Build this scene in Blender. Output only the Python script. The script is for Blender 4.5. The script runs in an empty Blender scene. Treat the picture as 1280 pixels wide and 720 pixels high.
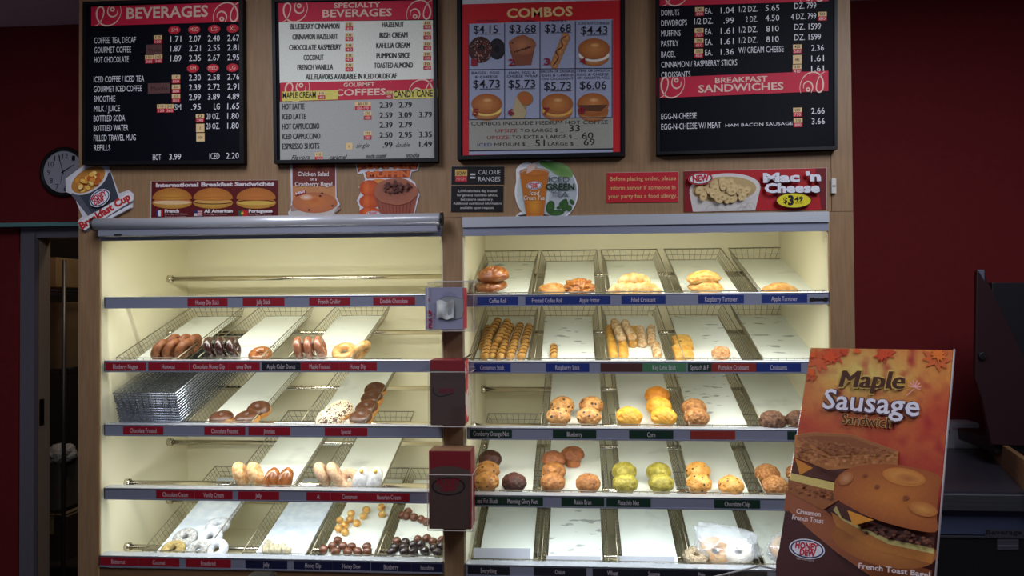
import bpy, bmesh, math, random
from mathutils import Vector, Matrix, noise
random.seed(7)
SC = bpy.context.scene
COL = SC.collection
rad = math.radians

# ------------------------------------------------------------------ camera
F = 1000.0; CZ = 1.62; CY = -2.83
YAW, PITCH, ROLL = -0.08083, 0.01791, -0.00707
FW = Vector((math.sin(YAW)*math.cos(PITCH), math.cos(YAW)*math.cos(PITCH), math.sin(PITCH)))
_r = FW.cross(Vector((0, 0, 1))).normalized(); _u = _r.cross(FW)
RT = _r*math.cos(ROLL) + _u*math.sin(ROLL); UP = _u*math.cos(ROLL) - _r*math.sin(ROLL)
CAM = Vector((0, CY, CZ))
cd = bpy.data.cameras.new('camera'); cam = bpy.data.objects.new('camera', cd); COL.objects.link(cam)
cam.matrix_world = Matrix(((RT.x, UP.x, -FW.x, CAM.x), (RT.y, UP.y, -FW.y, CAM.y), (RT.z, UP.z, -FW.z, CAM.z), (0, 0, 0, 1)))
cd.sensor_width = 36; cd.lens = 36*F/1280; cd.clip_start = .05
SC.camera = cam
def ray(px, py): return FW + RT*((px-640)/F) + UP*((360-py)/F)
def at(px, py, d):
    v = ray(px, py); return CAM + v*((d-CY)/v.y)
def at_z(px, py, z):
    v = ray(px, py); return CAM + v*((z-CZ)/v.z)

# ------------------------------------------------------------------ light, exposure
SC.view_settings.view_transform = 'Standard'; SC.view_settings.look = 'None'
SC.view_settings.gamma = 1; SC.view_settings.exposure = 0; SC.view_settings.use_curve_mapping = False
w = bpy.data.worlds.new('world'); SC.world = w; w.use_nodes = True
w.node_tree.nodes['Background'].inputs[0].default_value = (.62, .70, 1, 1)
w.node_tree.nodes['Background'].inputs[1].default_value = .065
def area(name, loc, target, sx, sy, power, col, spread=180):
    l = bpy.data.lights.new(name, 'AREA'); l.shape = 'RECTANGLE'; l.size = sx; l.size_y = sy; l.energy = power; l.color = col
    l.spread = rad(spread)
    o = bpy.data.objects.new(name, l); COL.objects.link(o); o.location = loc
    o.rotation_euler = (Vector(target)-Vector(loc)).to_track_quat('-Z', 'Y').to_euler(); return o
area('ceiling_troffer', (-1.15, -1.35, 2.77), (-1.15, -1.1, 0), .6, 1.2, 24, (.86, .90, 1))
area('ceiling_troffer', (1.15, -1.35, 2.77), (1.15, -1.1, 0), .6, 1.2, 27, (.86, .90, 1))
SHELF_W = 2.75                      # watts of each shelf lamp

# ------------------------------------------------------------------ materials
def lin(c):
    return tuple(((v/255)/12.92 if v/255 <= .04045 else ((v/255+.055)/1.055)**2.4) for v in c)
MATS = {}
def mat(name, c, rough=.6, metal=0, c2=None, scale=20, bump=0, detail=4, stretch=None, spec=.5, lo=.35, hi=.65, coat=0, sss=0, bscale=None, vor=None, bdist=.004):
    """c, c2 sRGB 0..255; noise mixes c and c2; vor=(colour, scale, size) adds specks"""
    if name in MATS: return MATS[name]
    m = bpy.data.materials.new(name); m.use_nodes = True; nt = m.node_tree; b = nt.nodes['Principled BSDF']
    b.inputs['Base Color'].default_value = (*lin(c), 1); b.inputs['Roughness'].default_value = rough; b.inputs['Metallic'].default_value = metal
    b.inputs['Specular IOR Level'].default_value = spec
    if coat: b.inputs['Coat Weight'].default_value = coat; b.inputs['Coat Roughness'].default_value = .12
    if c2 or bump or vor:
        tc = nt.nodes.new('ShaderNodeTexCoord'); mp = nt.nodes.new('ShaderNodeMapping')
        nt.links.new(tc.outputs['Object'], mp.inputs[0])
        oi = nt.nodes.new('ShaderNodeObjectInfo'); mu = nt.nodes.new('ShaderNodeVectorMath'); mu.operation = 'SCALE'
        cx = nt.nodes.new('ShaderNodeCombineXYZ')
        for k in range(3): nt.links.new(oi.outputs['Random'], cx.inputs[k])
        nt.links.new(cx.outputs[0], mu.inputs[0]); mu.inputs['Scale'].default_value = 7.0
        nt.links.new(mu.outputs[0], mp.inputs['Location'])
        if stretch: mp.inputs['Scale'].default_value = stretch
        n = nt.nodes.new('ShaderNodeTexNoise'); n.inputs['Scale'].default_value = scale; n.inputs['Detail'].default_value = detail
        nt.links.new(mp.outputs[0], n.inputs['Vector'])
        last = None
        if c2:
            r = nt.nodes.new('ShaderNodeValToRGB'); r.color_ramp.elements[0].position = lo; r.color_ramp.elements[1].position = hi
            r.color_ramp.elements[0].color = (*lin(c), 1); r.color_ramp.elements[1].color = (*lin(c2), 1)
            nt.links.new(n.outputs['Fac'], r.inputs[0]); last = r.outputs[0]
        if vor:
            v = nt.nodes.new('ShaderNodeTexVoronoi'); v.inputs['Scale'].default_value = vor[1]; nt.links.new(mp.outputs[0], v.inputs['Vector'])
            r2 = nt.nodes.new('ShaderNodeValToRGB'); r2.color_ramp.elements[0].position = vor[2]; r2.color_ramp.elements[1].position = vor[2]+.06
            r2.color_ramp.elements[0].color = (1, 1, 1, 1); r2.color_ramp.elements[1].color = (0, 0, 0, 1)
            nt.links.new(v.outputs['Distance'], r2.inputs[0])
            mx = nt.nodes.new('ShaderNodeMix'); mx.data_type = 'RGBA'; nt.links.new(r2.outputs[0], mx.inputs['Factor'])
            if last: nt.links.new(last, mx.inputs['A'])
            else: mx.inputs['A'].default_value = (*lin(c), 1)
            mx.inputs['B'].default_value = (*lin(vor[0]), 1); last = mx.outputs['Result']
        if last: nt.links.new(last, b.inputs['Base Color'])
        if bump:
            bp = nt.nodes.new('ShaderNodeBump'); bp.inputs['Strength'].default_value = bump; bp.inputs['Distance'].default_value = bdist
            if bscale:
                n2 = nt.nodes.new('ShaderNodeTexNoise'); n2.inputs['Scale'].default_value = bscale; n2.inputs['Detail'].default_value = 3
                nt.links.new(mp.outputs[0], n2.inputs['Vector']); nt.links.new(n2.outputs['Fac'], bp.inputs['Height'])
            else: nt.links.new(n.outputs['Fac'], bp.inputs['Height'])
            nt.links.new(bp.outputs[0], b.inputs['Normal'])
    MATS[name] = m; return m
def emis(name, c, s):
    m = bpy.data.materials.new(name); m.use_nodes = True; b = m.node_tree.nodes['Principled BSDF']
    b.inputs['Emission Color'].default_value = (*c, 1); b.inputs['Emission Strength'].default_value = s; return m
def ink_mat():
    m = bpy.data.materials.new('printed_ink'); m.use_nodes = True; nt = m.node_tree; b = nt.nodes['Principled BSDF']
    a = nt.nodes.new('ShaderNodeAttribute'); a.attribute_name = 'ink'; tc = nt.nodes.new('ShaderNodeTexCoord'); n = nt.nodes.new('ShaderNodeTexNoise'); n.inputs['Scale'].default_value = 160; n.inputs['Detail'].default_value = 5
    nt.links.new(tc.outputs['Object'], n.inputs['Vector']); mr = nt.nodes.new('ShaderNodeMapRange'); mr.inputs['From Min'].default_value = .3; mr.inputs['From Max'].default_value = .7
    mr.inputs['To Min'].default_value = .94; mr.inputs['To Max'].default_value = 1.05; nt.links.new(n.outputs['Fac'], mr.inputs['Value'])
    vm = nt.nodes.new('ShaderNodeVectorMath'); vm.operation = 'SCALE'; nt.links.new(a.outputs['Color'], vm.inputs[0]); nt.links.new(mr.outputs[0], vm.inputs['Scale'])
    nt.links.new(vm.outputs[0], b.inputs['Base Color'])
    b.inputs['Roughness'].default_value = .55; b.inputs['Specular IOR Level'].default_value = .25; return m
INK = ink_mat()
def clear(name, tint, gl=.10, rough=.05):
    m = bpy.data.materials.new(name); m.use_nodes = True; nt = m.node_tree; nt.nodes.remove(nt.nodes['Principled BSDF'])
    t = nt.nodes.new('ShaderNodeBsdfTransparent'); t.inputs[0].default_value = (*tint, 1)
    g = nt.nodes.new('ShaderNodeBsdfGlossy'); g.inputs['Roughness'].default_value = rough
    mx = nt.nodes.new('ShaderNodeMixShader'); mx.inputs[0].default_value = gl
    nt.links.new(t.outputs[0], mx.inputs[1]); nt.links.new(g.outputs[0], mx.inputs[2]); nt.links.new(mx.outputs[0], nt.nodes['Material Output'].inputs[0])
    return m
WOOD = mat('maple_laminate', (140, 110, 80), .45, c2=(152, 121, 89), scale=9, stretch=(14, 14, 1), bump=.02, spec=.3)
WOODEDGE = mat('oak_edge_band', (176, 138, 84), .5)
CREAM = mat('cream_laminate', (226, 219, 187), .5, c2=(229, 222, 192), scale=3, spec=.3)
RED = mat('red_wall_paint', (116, 34, 37), .75, c2=(121, 36, 39), scale=40, bump=.03, spec=.15)
ALU = mat('satin_aluminium', (148, 152, 172), .38, .35, spec=.5)
ALUB = mat('bright_aluminium', (214, 218, 226), .3, .5)
CHROME = mat('chrome_rod', (214, 206, 190), .14, 1)
WIRE = mat('tray_wire', (150, 142, 122), .3, .8)
WIRED = mat('dull_tray_wire', (158, 164, 176), .25, .8)
PAPER = mat('waxed_paper', (232, 236, 226), .5, c2=(204, 208, 200), scale=5, lo=.62, hi=.74, detail=3, spec=.35)
PAPERS = mat('greasy_waxed_paper', (230, 234, 224), .5, c2=(168, 172, 164), scale=13, lo=.63, hi=.68, detail=2, stretch=(1, 2.6, 1), spec=.35)
SUGARP = mat('sugar_dusted_paper', (226, 232, 236), .8, c2=(206, 216, 224), scale=30, bump=.3)
BLACK = mat('black_frame', (14, 14, 18), .4, c2=(18, 18, 23), scale=5, spec=.2)
FACEB = mat('menu_black', (12, 13, 21), .5, c2=(15, 16, 25), scale=4, spec=.06)
DOORG = mat('grey_door_paint', (112, 106, 116), .6)
JAMB = mat('taupe_jamb_paint', (150, 130, 112), .6)
TEAL = mat('teal_trim', (110, 160, 156), .5)
CEIL = mat('ceiling_tile', (236, 204, 216), .9, c2=(228, 196, 208), scale=60, bump=.1)
STEEL = mat('brushed_steel', (120, 122, 130), .35, .9, c2=(132, 134, 142), scale=6, stretch=(1, 30, 30))
DARKST = mat('dark_worktop', (70, 68, 78), .3, .6)
BLK = mat('black_enamel', (18, 16, 18), .45)
ACRYL = clear('clear_acrylic', (.99, .99, .99), .05)
BAGM = clear('clear_bag_film', (.97, .98, 1), .14, .2)
_nt = BAGM.node_tree; _d = _nt.nodes.new('ShaderNodeBsdfDiffuse'); _d.inputs[0].default_value = (.85, .88, .92, 1); _m2 = _nt.nodes.new('ShaderNodeMixShader'); _m2.inputs[0].default_value = .22
_out = _nt.nodes['Material Output']; _nt.links.new(_out.inputs[0].links[0].from_socket, _m2.inputs[1]); _nt.links.new(_d.outputs[0], _m2.inputs[2]); _nt.links.new(_m2.outputs[0], _out.inputs[0])

# ------------------------------------------------------------------ mesh tools
def link(name, me, m=None, parent=None):
    o = bpy.data.objects.new(name, me); COL.objects.link(o)
    if m and me and not me.materials: me.materials.append(m)
    if parent: o.parent = parent
    return o
def tag(o, label=None, cat=None, group=None, kind=None):
    if label: o['label'] = label
    if cat: o['category'] = cat
    if group: o['group'] = group
    if kind: o['kind'] = kind
    return o
def empty(name, loc=(0, 0, 0), label=None, cat=None, group=None):
    o = bpy.data.objects.new(name, None); COL.objects.link(o); o.location = loc; o.empty_display_size = .05
    return tag(o, label, cat, group)
class MB:
    def __init__(s): s.v = []; s.f = []
    def add(s, v, f):
        n = len(s.v); s.v += [tuple(x) for x in v]; s.f += [tuple(i+n for i in q) for q in f]; return s
    def box(s, x0, x1, y0, y1, z0, z1):
        return s.add([(x0,y0,z0),(x1,y0,z0),(x1,y1,z0),(x0,y1,z0),(x0,y0,z1),(x1,y0,z1),(x1,y1,z1),(x0,y1,z1)],
                     [(0,3,2,1),(4,5,6,7),(0,1,5,4),(1,2,6,5),(2,3,7,6),(3,0,4,7)])
    def tube(s, pts, r, n=6, cap=True, closed=False):
        pts = [Vector(p) for p in pts]; k = len(pts); vs = []; up = None
        for i, p in enumerate(pts):
            a = pts[(i-1) % k] if (i or closed) else p; b = pts[(i+1) % k] if (i < k-1 or closed) else p
            t = (b-a).normalized()
            if up is None: up = t.orthogonal().normalized()
            else: up = (up - t*up.dot(t)); up = up.normalized() if up.length > 1e-6 else t.orthogonal().normalized()
            sd = t.cross(up); rr = r[i] if isinstance(r, (list, tuple)) else r
            vs += [p + (up*math.cos(2*math.pi*j/n) + sd*math.sin(2*math.pi*j/n))*rr for j in range(n)]
        fs = []
        for i in range(k if closed else k-1):
            i2 = (i+1) % k
            fs += [(i*n+j, i*n+(j+1) % n, i2*n+(j+1) % n, i2*n+j) for j in range(n)]
        if cap and not closed: fs += [tuple(range(n))[::-1], tuple((k-1)*n+j for j in range(n))]
        return s.add(vs, fs)
    def prism(s, poly, vec):
        """poly: list of 3-D points, extruded by vec"""
        n = len(poly); vec = Vector(vec); a = [Vector(p) for p in poly]
        return s.add(a + [p+vec for p in a], [tuple(range(n))[::-1], tuple(range(n, 2*n))] + [(i, (i+1) % n, (i+1) % n+n, i+n) for i in range(n)])
    def mesh(s, name, smooth=False):
        me = bpy.data.meshes.new(name); me.from_pydata(s.v, [], s.f); me.update()
        bm = bmesh.new(); bm.from_mesh(me); bmesh.ops.recalc_face_normals(bm, faces=bm.faces); bm.to_mesh(me); bm.free()
        if smooth:
            for p in me.polygons: p.use_smooth = True
        return me
    def obj(s, name, m, parent=None, smooth=False, bevel=0):
        o = link(name, s.mesh(name, smooth), m, parent)
        if bevel:
            bv = o.modifiers.new('bevel', 'BEVEL'); bv.width = bevel; bv.segments = 2; bv.limit_method = 'ANGLE'
        return o
def struct(name, mb, m): return tag(mb.obj(name, m), kind='structure')

# ------------------------------------------------------------------ flat printing
class Plane:
    def __init__(s, o, n): s.o = Vector(o); s.n = Vector(n).normalized()
    def pt(s, px, py, off=0):
        v = ray(px, py); return CAM + v*(((s.o + s.n*off - CAM).dot(s.n))/v.dot(s.n))
_G = {}
def glyphs(body, bold=0.0, font=None):
    k = (body, bold)
    if k not in _G:
        c = bpy.data.curves.new('t', 'FONT'); c.body = body; c.size = 1; c.resolution_u = 2; c.offset = bold
        o = bpy.data.objects.new('t', c); COL.objects.link(o)
        me = bpy.data.meshes.new_from_object(o.evaluated_get(bpy.context.evaluated_depsgraph_get()))
        v = [(p.co.x, p.co.y) for p in me.vertices]; f = [tuple(p.vertices) for p in me.polygons]
        bpy.data.objects.remove(o); bpy.data.curves.remove(c); bpy.data.meshes.remove(me)
        _G[k] = (v, f)
    return _G[k]
CAP = max(p[1] for p in glyphs('H')[0])
class Art:
    """flat ink on a plane; coordinates are photo pixels through crop (ox, oy, s)"""
    def __init__(s, plane, crop=(0, 0, 1), off=.001):
        s.p = plane; s.c = crop; s.off = off; s.v = []; s.f = []; s.col = []
    def px(s, x, y): return (s.c[0]+x/s.c[2], s.c[1]+y/s.c[2])
    def lay(s): s.off += .00022
    def w(s, x, y): return s.p.pt(*s.px(x, y), s.off)
    def raw(s, v, f, cols):
        n = len(s.v); s.v += v; s.f += [tuple(i+n for i in q) for q in f]; s.col += cols
    def poly(s, pts, col):
        s.lay(); s.raw([s.w(*p) for p in pts], [tuple(range(len(pts)))], [lin(col)]*len(pts)); return s
    def box(s, x0, y0, x1, y1, col, sl=0): return s.poly([(x0, y0), (x1, y0+sl), (x1, y1+sl), (x0, y1)], col)
    def ell(s, cx, cy, rx, ry, col, edge=None, rot=0, n=28, a0=0, a1=360, wob=0):
        s.lay(); c, q = math.cos(rad(rot)), math.sin(rad(rot)); pts = []
        full = a1-a0 >= 360
        for i in range(n if full else n+1):
            a = rad(a0+(a1-a0)*i/n); k = 1+wob*math.sin(5*a+cx)+wob*.6*math.sin(9*a+cy); x, y = rx*k*math.cos(a), ry*k*math.sin(a); pts.append((cx+x*c-y*q, cy+x*q+y*c))
        v = [s.w(cx, cy)] + [s.w(*p) for p in pts]; m = len(pts)
        f = [(0, i+1, (i+1) % m+1) for i in range(m if full else m-1)]
        s.raw(v, f, [lin(col)] + [lin(edge or col)]*m); return s
    def line(s, pts, wd, col):
        s.lay(); c = lin(col)
        P = [Vector(p) for p in pts]; n = len(P); vs = []
        for i in range(n):
            t = (P[min(i+1, n-1)]-P[max(i-1, 0)]).normalized(); k = wd[i] if isinstance(wd, list) else wd
            nn = Vector((-t.y, t.x))*k*.5; vs += [s.w(*(P[i]+nn)), s.w(*(P[i]-nn))]
        s.raw(vs, [(2*i, 2*i+2, 2*i+3, 2*i+1) for i in range(n-1)], [c]*len(vs)); return s
    def text(s, body, x0, x1, y, cap, col, sl=0, bold=.004, shear=0, lay=True):
        if lay: s.lay()
        A = s.w(x0, y); y1 = y+sl*(x1-x0); B = s.w(x1, y1); ex = B-A; up = s.p.n.cross(ex).normalized()
        h = (s.w(x0, y-cap)-A).length
        v, f = glyphs(body, bold)
        a = min(p[0] for p in v); b = max(p[0] for p in v); cl = lin(col)
        s.raw([A + ex*((p[0]-a)/(b-a)) + up*(p[1]/CAP*h) + ex.normalized()*(shear*p[1]/CAP*h) for p in v], f, [cl]*len(v)); return s
    def build(s, name, parent):
        me = bpy.data.meshes.new(name); me.from_pydata([tuple(p) for p in s.v], [], s.f)
        ca = me.color_attributes.new('ink', 'FLOAT_COLOR', 'POINT')
        for i, c in enumerate(s.col): ca.data[i].color = (*c, 1)
        return link(name, me, INK, parent)
def slab(plane, pts, crop, th, m, name, parent, base=0):
    a = Art(plane, crop, base); q = [a.w(*p) for p in pts]
    return MB().prism(q, plane.n*th).obj(name, m, parent)

# ------------------------------------------------------------------ room
D = .67                                   # depth of the cabinet
xl = at(98, 400, 0).x; xr = at(1067, 300, 0).x
WB = D+.02
ZC = at(50, 33, WB-.05).z
dl = at(23, 450, WB).x; dr = xl+.35        # door opening (its right end is behind the cabinet)
dt = at(60, 284, WB).z
struct('floor', MB().box(-3.6, 3.4, -4.2, 3.2, -.1, 0), mat('floor_tile', (96, 84, 80), .4, c2=(88, 78, 74), scale=12))
struct('ceiling', MB().box(-3.6, 3.4, -4.2, 3.2, ZC, ZC+.05), CEIL)
struct('wall_back', MB().box(-3.6, dl, WB, WB+.074, 0, ZC).box(dl, dr, WB, WB+.074, dt, ZC).box(dr, 3.4, WB, WB+.074, 0, ZC), RED)
struct('wall_bulkhead', MB().box(-3.6, xl+.1, WB-.06, WB-.001, at(50, 282, WB-.06).z, ZC), RED)
zt0, zt1 = at(50, 283, WB-.07).z, at(50, 278.0, WB-.07).z
struct('trim_1', MB().box(-3.6, xl+.1, WB-.075, WB-.055, zt0, zt1), TEAL)
for i, y in enumerate((.2, -.4, -1.0)):
    struct('trim_%d' % (i+2), MB().box(-3.6, 3.4, y, y+.024, ZC-.006, ZC-.0005), mat('ceiling_grid', (190, 190, 200), .5))
# door frame: casing, jamb lining, strike plate
jx0, jx1, jx2 = at(25, 450, WB-.02).x, at(38, 450, WB-.02).x, at(43, 450, WB-.03).x
zh0, zh1 = at(60, 297, WB-.02).z, at(60, 288, WB-.02).z
dm = MB().box(jx0, jx1, WB-.02, WB-.002, 0, zt0+.01).box(jx1, jx2, WB-.032, WB-.002, 0, zh0+.02)
dm.box(jx1, dr, WB-.02, WB-.002, zh0, zt0+.01)
fr = struct('door_1', dm, DOORG)
MB().box(jx2-.03, jx2, WB-.004, WB+.079, 0, zh0).box(jx2-.03, dr, WB-.002, WB+.079, zh0-.0, zh0+.02).obj('jamb_lining', JAMB, fr)
p = at(50, 515, WB+.02)
MB().box(jx2, jx2+.003, WB+.005, WB+.035, p.z-.06, p.z+.06).obj('strike_plate', mat('dark_brass', (60, 50, 40), .4, .8), fr)
# store room behind the door
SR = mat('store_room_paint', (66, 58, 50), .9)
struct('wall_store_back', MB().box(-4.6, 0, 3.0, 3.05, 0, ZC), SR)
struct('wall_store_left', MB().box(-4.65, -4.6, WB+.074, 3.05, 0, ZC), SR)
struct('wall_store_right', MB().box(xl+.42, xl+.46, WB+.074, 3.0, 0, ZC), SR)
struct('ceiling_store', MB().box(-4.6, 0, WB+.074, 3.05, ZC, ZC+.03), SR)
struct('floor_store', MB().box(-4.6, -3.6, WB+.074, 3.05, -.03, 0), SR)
_l = bpy.data.lights.new('store_lamp', 'POINT'); _l.energy = 14.0; _l.color = (1, .85, .65); _l.shadow_soft_size = .1
_o = bpy.data.objects.new('store_lamp', _l); COL.objects.link(_o); _o.location = (at(78, 300, 1.0).x+.25, 1.1, ZC-.25)

# wire rack in the store room
RD = 1.35
rack = empty('wire_rack', (at(80, 400, RD).x, RD, 0), 'chrome wire storage rack standing inside the dark doorway', 'rack')
rx1 = 0; rx0 = -.75; CH2 = mat('rack_chrome', (170, 170, 170), .25, 1)
for (x, y) in ((rx1, 0), (rx0, 0), (rx1, .4), (rx0, .4)):
    MB().tube([(x, y, 0), (x, y, at(80, 325, RD).z)], .011, 8).obj('post', mat('dull_post', (96, 94, 94), .45, .8), rack, True)
for py in (361, 463, 640):
    z = at(80, py, RD).z; m = MB()
    for zz in (z, z-.022):
        m.tube([(rx0, 0, zz), (rx1, 0, zz), (rx1, .4, zz), (rx0, .4, zz)], .004, 5, closed=True)
    for k in range(16): x = rx0+(rx1-rx0)*(k+.5)/16; m.tube([(x, 0, z), (x, .4, z)], .002, 4)
    for k in range(12): x = rx0+(rx1-rx0)*k/12; m.tube([(x, 0, z), (x+.03, 0, z-.022), (x+.06, 0, z)], .002, 4)
    m.obj('wire_shelf', CH2, rack)
def carton(px0, px1, py0, py1, dep, col, label, d=RD+.06, th=.28):
    a = at(px0, py1, d); b = at(px1, py0, d); cx = (a.x+b.x)/2
    o = empty('carton', (cx, d+th/2, a.z), label, 'box', 'cartons on the store room rack')
    hw = (b.x-a.x)/2; h = b.z-a.z; m = mat('card_%d' % col[0], col, .8, c2=tuple(max(0, v-10) for v in col), scale=8)
    MB().box(-hw, hw, -th/2, th/2, 0, h).obj('body', m, o, bevel=.004)
    MB().box(-hw, hw, -th/2-.0006, th/2, h, h+.002).box(-.025, .025, -th/2-.001, -th/2, h*.6, h).obj('flap', mat('card_flap', (150, 128, 96), .7), o)
    return o
zb = at(80, 361, RD).z
carton(30, 70.5, 322, 359.5, 0, (150, 126, 90), 'tan carton standing on the upper shelf of the store room rack')
carton(30, 78, 378, 461.5, 0, (128, 104, 74), 'tall tan carton on the middle shelf of the store room rack')
carton(30, 75, 577, 638, 0, (92, 84, 76), 'grey carton on the lowest shelf of the store room rack')
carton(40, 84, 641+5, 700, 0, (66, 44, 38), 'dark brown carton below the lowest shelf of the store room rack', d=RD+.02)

def crumple():
    bm = bmesh.new(); bmesh.ops.create_icosphere(bm, subdivisions=5, radius=1)
    for v in bm.verts:
        c = v.co.copy(); q = noise.noise(c*2+Vector((9, 0, 3)))*.25 + abs(noise.noise(c*6))*.25 + abs(noise.noise(c*13))*.08
        v.co = Vector((c.x*(1+q)*.062, c.y*(1+q)*.08, max(c.z*(1+q), -.7)*.055+.0385))
    me = bpy.data.meshes.new('crumple'); bm.to_mesh(me); bm.free()
    for p in me.polygons: p.use_smooth = True
    return me
_p = at(77, 577, RD+.12); o = link('plastic_bag', crumple(), mat('white_bag_film', (190, 188, 182), .5)); o.location = _p
tag(o, 'crumpled white bag on the grey carton inside the dark doorway', 'bag')
MB().tube([(.02*math.cos(k*.55), .0, .075+.03*math.sin(k*.55)) for k in range(12)], .003, 6).obj('handle', mat('white_bag_film', (190, 188, 182), .5), o, True)

# ------------------------------------------------------------------ cabinet
def zl(pts): return sum(at(x, y, 0).z for x, y in pts)/len(pts)
LIP = {
 'L1': zl([(133,371.5),(330,370.8),(530,370.2)]), 'L2': zl([(140,452.2),(335,451),(530,451)]), 'L3': zl([(140,531.5),(335,532.6),(530,532.6)]),
 'L4': zl([(135,611.2),(335,612.7),(530,614)]), 'L5': zl([(125,695.7),(335,699),(545,701)]),
 'R1': zl([(600,369.8),(800,367.3),(1030,366.3)]), 'R2': zl([(600,452.7),(810,452.5),(1000,452.1)]), 'R3': zl([(600,534.8),(810,536.5),(990,537.3)]),
 'R4': zl([(600,618),(805,622),(975,623.6)]), 'R5': zl([(600,705),(805,710.6),(925,712)])}
XA0, XA1 = at(125, 500, 0).x, at(553.5, 500, 0).x
XB0, XB1 = at(580, 500, 0).x, at(1037, 400, 0).x
ZH = at(640, 271, 0).z                       # lower edge of the header panel
ZV = (at(350, 298, 0).z + at(800, 292, 0).z)/2   # lower edge of the valance
ZB = at(340, 711, 0).z-.005
cab = empty('display_cabinet', ((xl+xr)/2, 0, 0), 'wide maple cabinet with two open lit bays holding all the baked goods', 'cabinet')
ox = (xl+xr)/2
def cbox(name, x0, x1, y0, y1, z0, z1, m, bevel=0): return MB().box(x0-ox, x1-ox, y0, y1, z0, z1).obj(name, m, cab, bevel=bevel)
cbox('post', xl, XA0-.004, 0, D, 0, ZH, WOOD); cbox('post', XA1+.003, XB0-.003, 0, D, 0, ZH, WOOD); cbox('post', XB1+.004, xr, 0, D, 0, ZH, WOOD)
cbox('header_panel', xl, at(1037, 100, 0).x, 0, D, ZH+.0015, ZC-.002, WOOD); cbox('header_panel', at(1037.7, 100, 0).x, xr, 0, D, ZH+.0015, ZC-.002, WOOD)
for x0, x1 in ((XA0, XA1), (XB0, XB1)):
    cbox('back_liner', x0, x1, D-.008, D, .3, ZH, CREAM)
    cbox('side_liner', x0-.004, x0+.003, .004, D-.008, ZB-.1, ZH, CREAM); cbox('side_liner', x1-.003, x1+.004, .004, D-.008, ZB-.1, ZH, CREAM)
    cbox('top_liner', x0, x1, .02, D-.008, ZH-.006, ZH, CREAM); cbox('bottom_liner', x0, x1, .01, D-.008, ZB-.05, ZB-.044, CREAM)
    cbox('base_panel', x0, x1, .0, .02, .1, ZB-.003, mat('base_panel_wood', (120, 88, 60), .5, c2=(110, 80, 54), scale=9, stretch=(1, 14, 14)))
    zm = ZV+(ZH-ZV)*.45
    vb = cbox('valance', x0, x1, -.004, .012, ZV, zm, ALU); cbox('valance_lip', x0, x1, -.012, .012, zm, ZH, ALUB)
    MB().tube([(x0-ox+.04, .035, ZV+.026), (x1-ox-.04, .035, ZV+.026)], .012, 10).obj('lamp_tube', emis('tube_glow', (1, .96, .80), 1.5), cab, True)
    area('valance_lamp', ((x0+x1)/2, .035, ZV+.004), ((x0+x1)/2, .30, ZV-.4), x1-x0-.3, .02, SHELF_W*.9, (.97, .985, .89))
cbox('edge_band', XA0-.004, XA0, -.001, .004, ZB-.05, ZH, WOODEDGE); cbox('edge_band', XB1, XB1+.004, -.001, .004, ZB-.05, ZH, WOODEDGE)

# shelf rails with their lamps, and chrome rods
ORD = ['top', 'second', 'third', 'fourth', 'bottom']
CASE = {'L': 'doughnut bay', 'R': 'muffin bay'}
def first(s): return ORD[int(s[1])-1]
def where(s): return '%s shelf of the %s' % (first(s), CASE[s[0]])
SLOPE = .315; TILT = math.atan(SLOPE); FH = .036
LH = .0375
for s, z in LIP.items():
    x0, x1 = (XA0+.022 if s != 'L5' else XA0+.004, XA1-.004) if s[0] == 'L' else (XB0+.014, XB1-.003)
    if s in ('R5', 'L5'): x0 = (XB0 if s[0] == 'R' else XA0)+.004
    rl = empty('shelf_rail', ((x0+x1)/2, 0, z), 'grey aluminium price rail across the ' + where(s), 'rail', 'shelf rails'); hw = (x1-x0)/2
    MB().box(-hw, hw, -.003, .006, -LH, 0).obj('face', ALU, rl)
    MB().box(-hw, hw, -.006, .042, -.0002, .0035).obj('ledge', ALUB, rl, bevel=.0015)
    MB().box(-hw, hw, -.007, -.003, -LH-.002, -LH+.003).obj('lower_lip', ALU, rl)
    MB().box(-hw-.003, -hw, -.006, .04, -LH, .003).obj('end_cap', STEEL, rl); MB().box(hw, hw+.003, -.006, .04, -LH, .003).obj('end_cap', STEEL, rl)
    if s[1] != '5':
        cool = s[1] == '4'
        cc = (.86, .95, 1) if cool else (.97, .985, .90)
        MB().tube([(-hw+.03, .022, -.012), (hw-.03, .022, -.012)], .008, 10).obj('lamp_tube', emis('tube_glow', cc, 1.5), rl, True)
        area('shelf_lamp', ((x0+x1)/2, .025, z-.030), ((x0+x1)/2, .16, z-.30), x1-x0-.26, .02, SHELF_W*(.94 if cool else .76), cc)
ROD_F, ROD_B = .166, .49
for s, z in LIP.items():
    X0, X1 = (XA0, XA1) if s[0] == 'L' else (XB0, XB1)
    for d, nm in ((ROD_F, 'front'), (ROD_B, 'rear')):
        zz = z-.018 + (d-ROD_F)*SLOPE
        r = empty('support_rod', ((X0+X1)/2, d, zz), 'chrome %s tray rod crossing the %s' % (nm, where(s)), 'rod', 'chrome tray rods'); hw = (X1-X0)/2-.003
        MB().tube([(-hw, 0, 0), (hw, 0, 0)], .0105, 12).obj('bar', CHROME, r, True)
        for sg in (-1, 1): MB().tube([(sg*hw, 0, 0), (sg*(hw-.018), 0, 0)], .0165, 12).obj('flange', CHROME, r, True)

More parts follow.
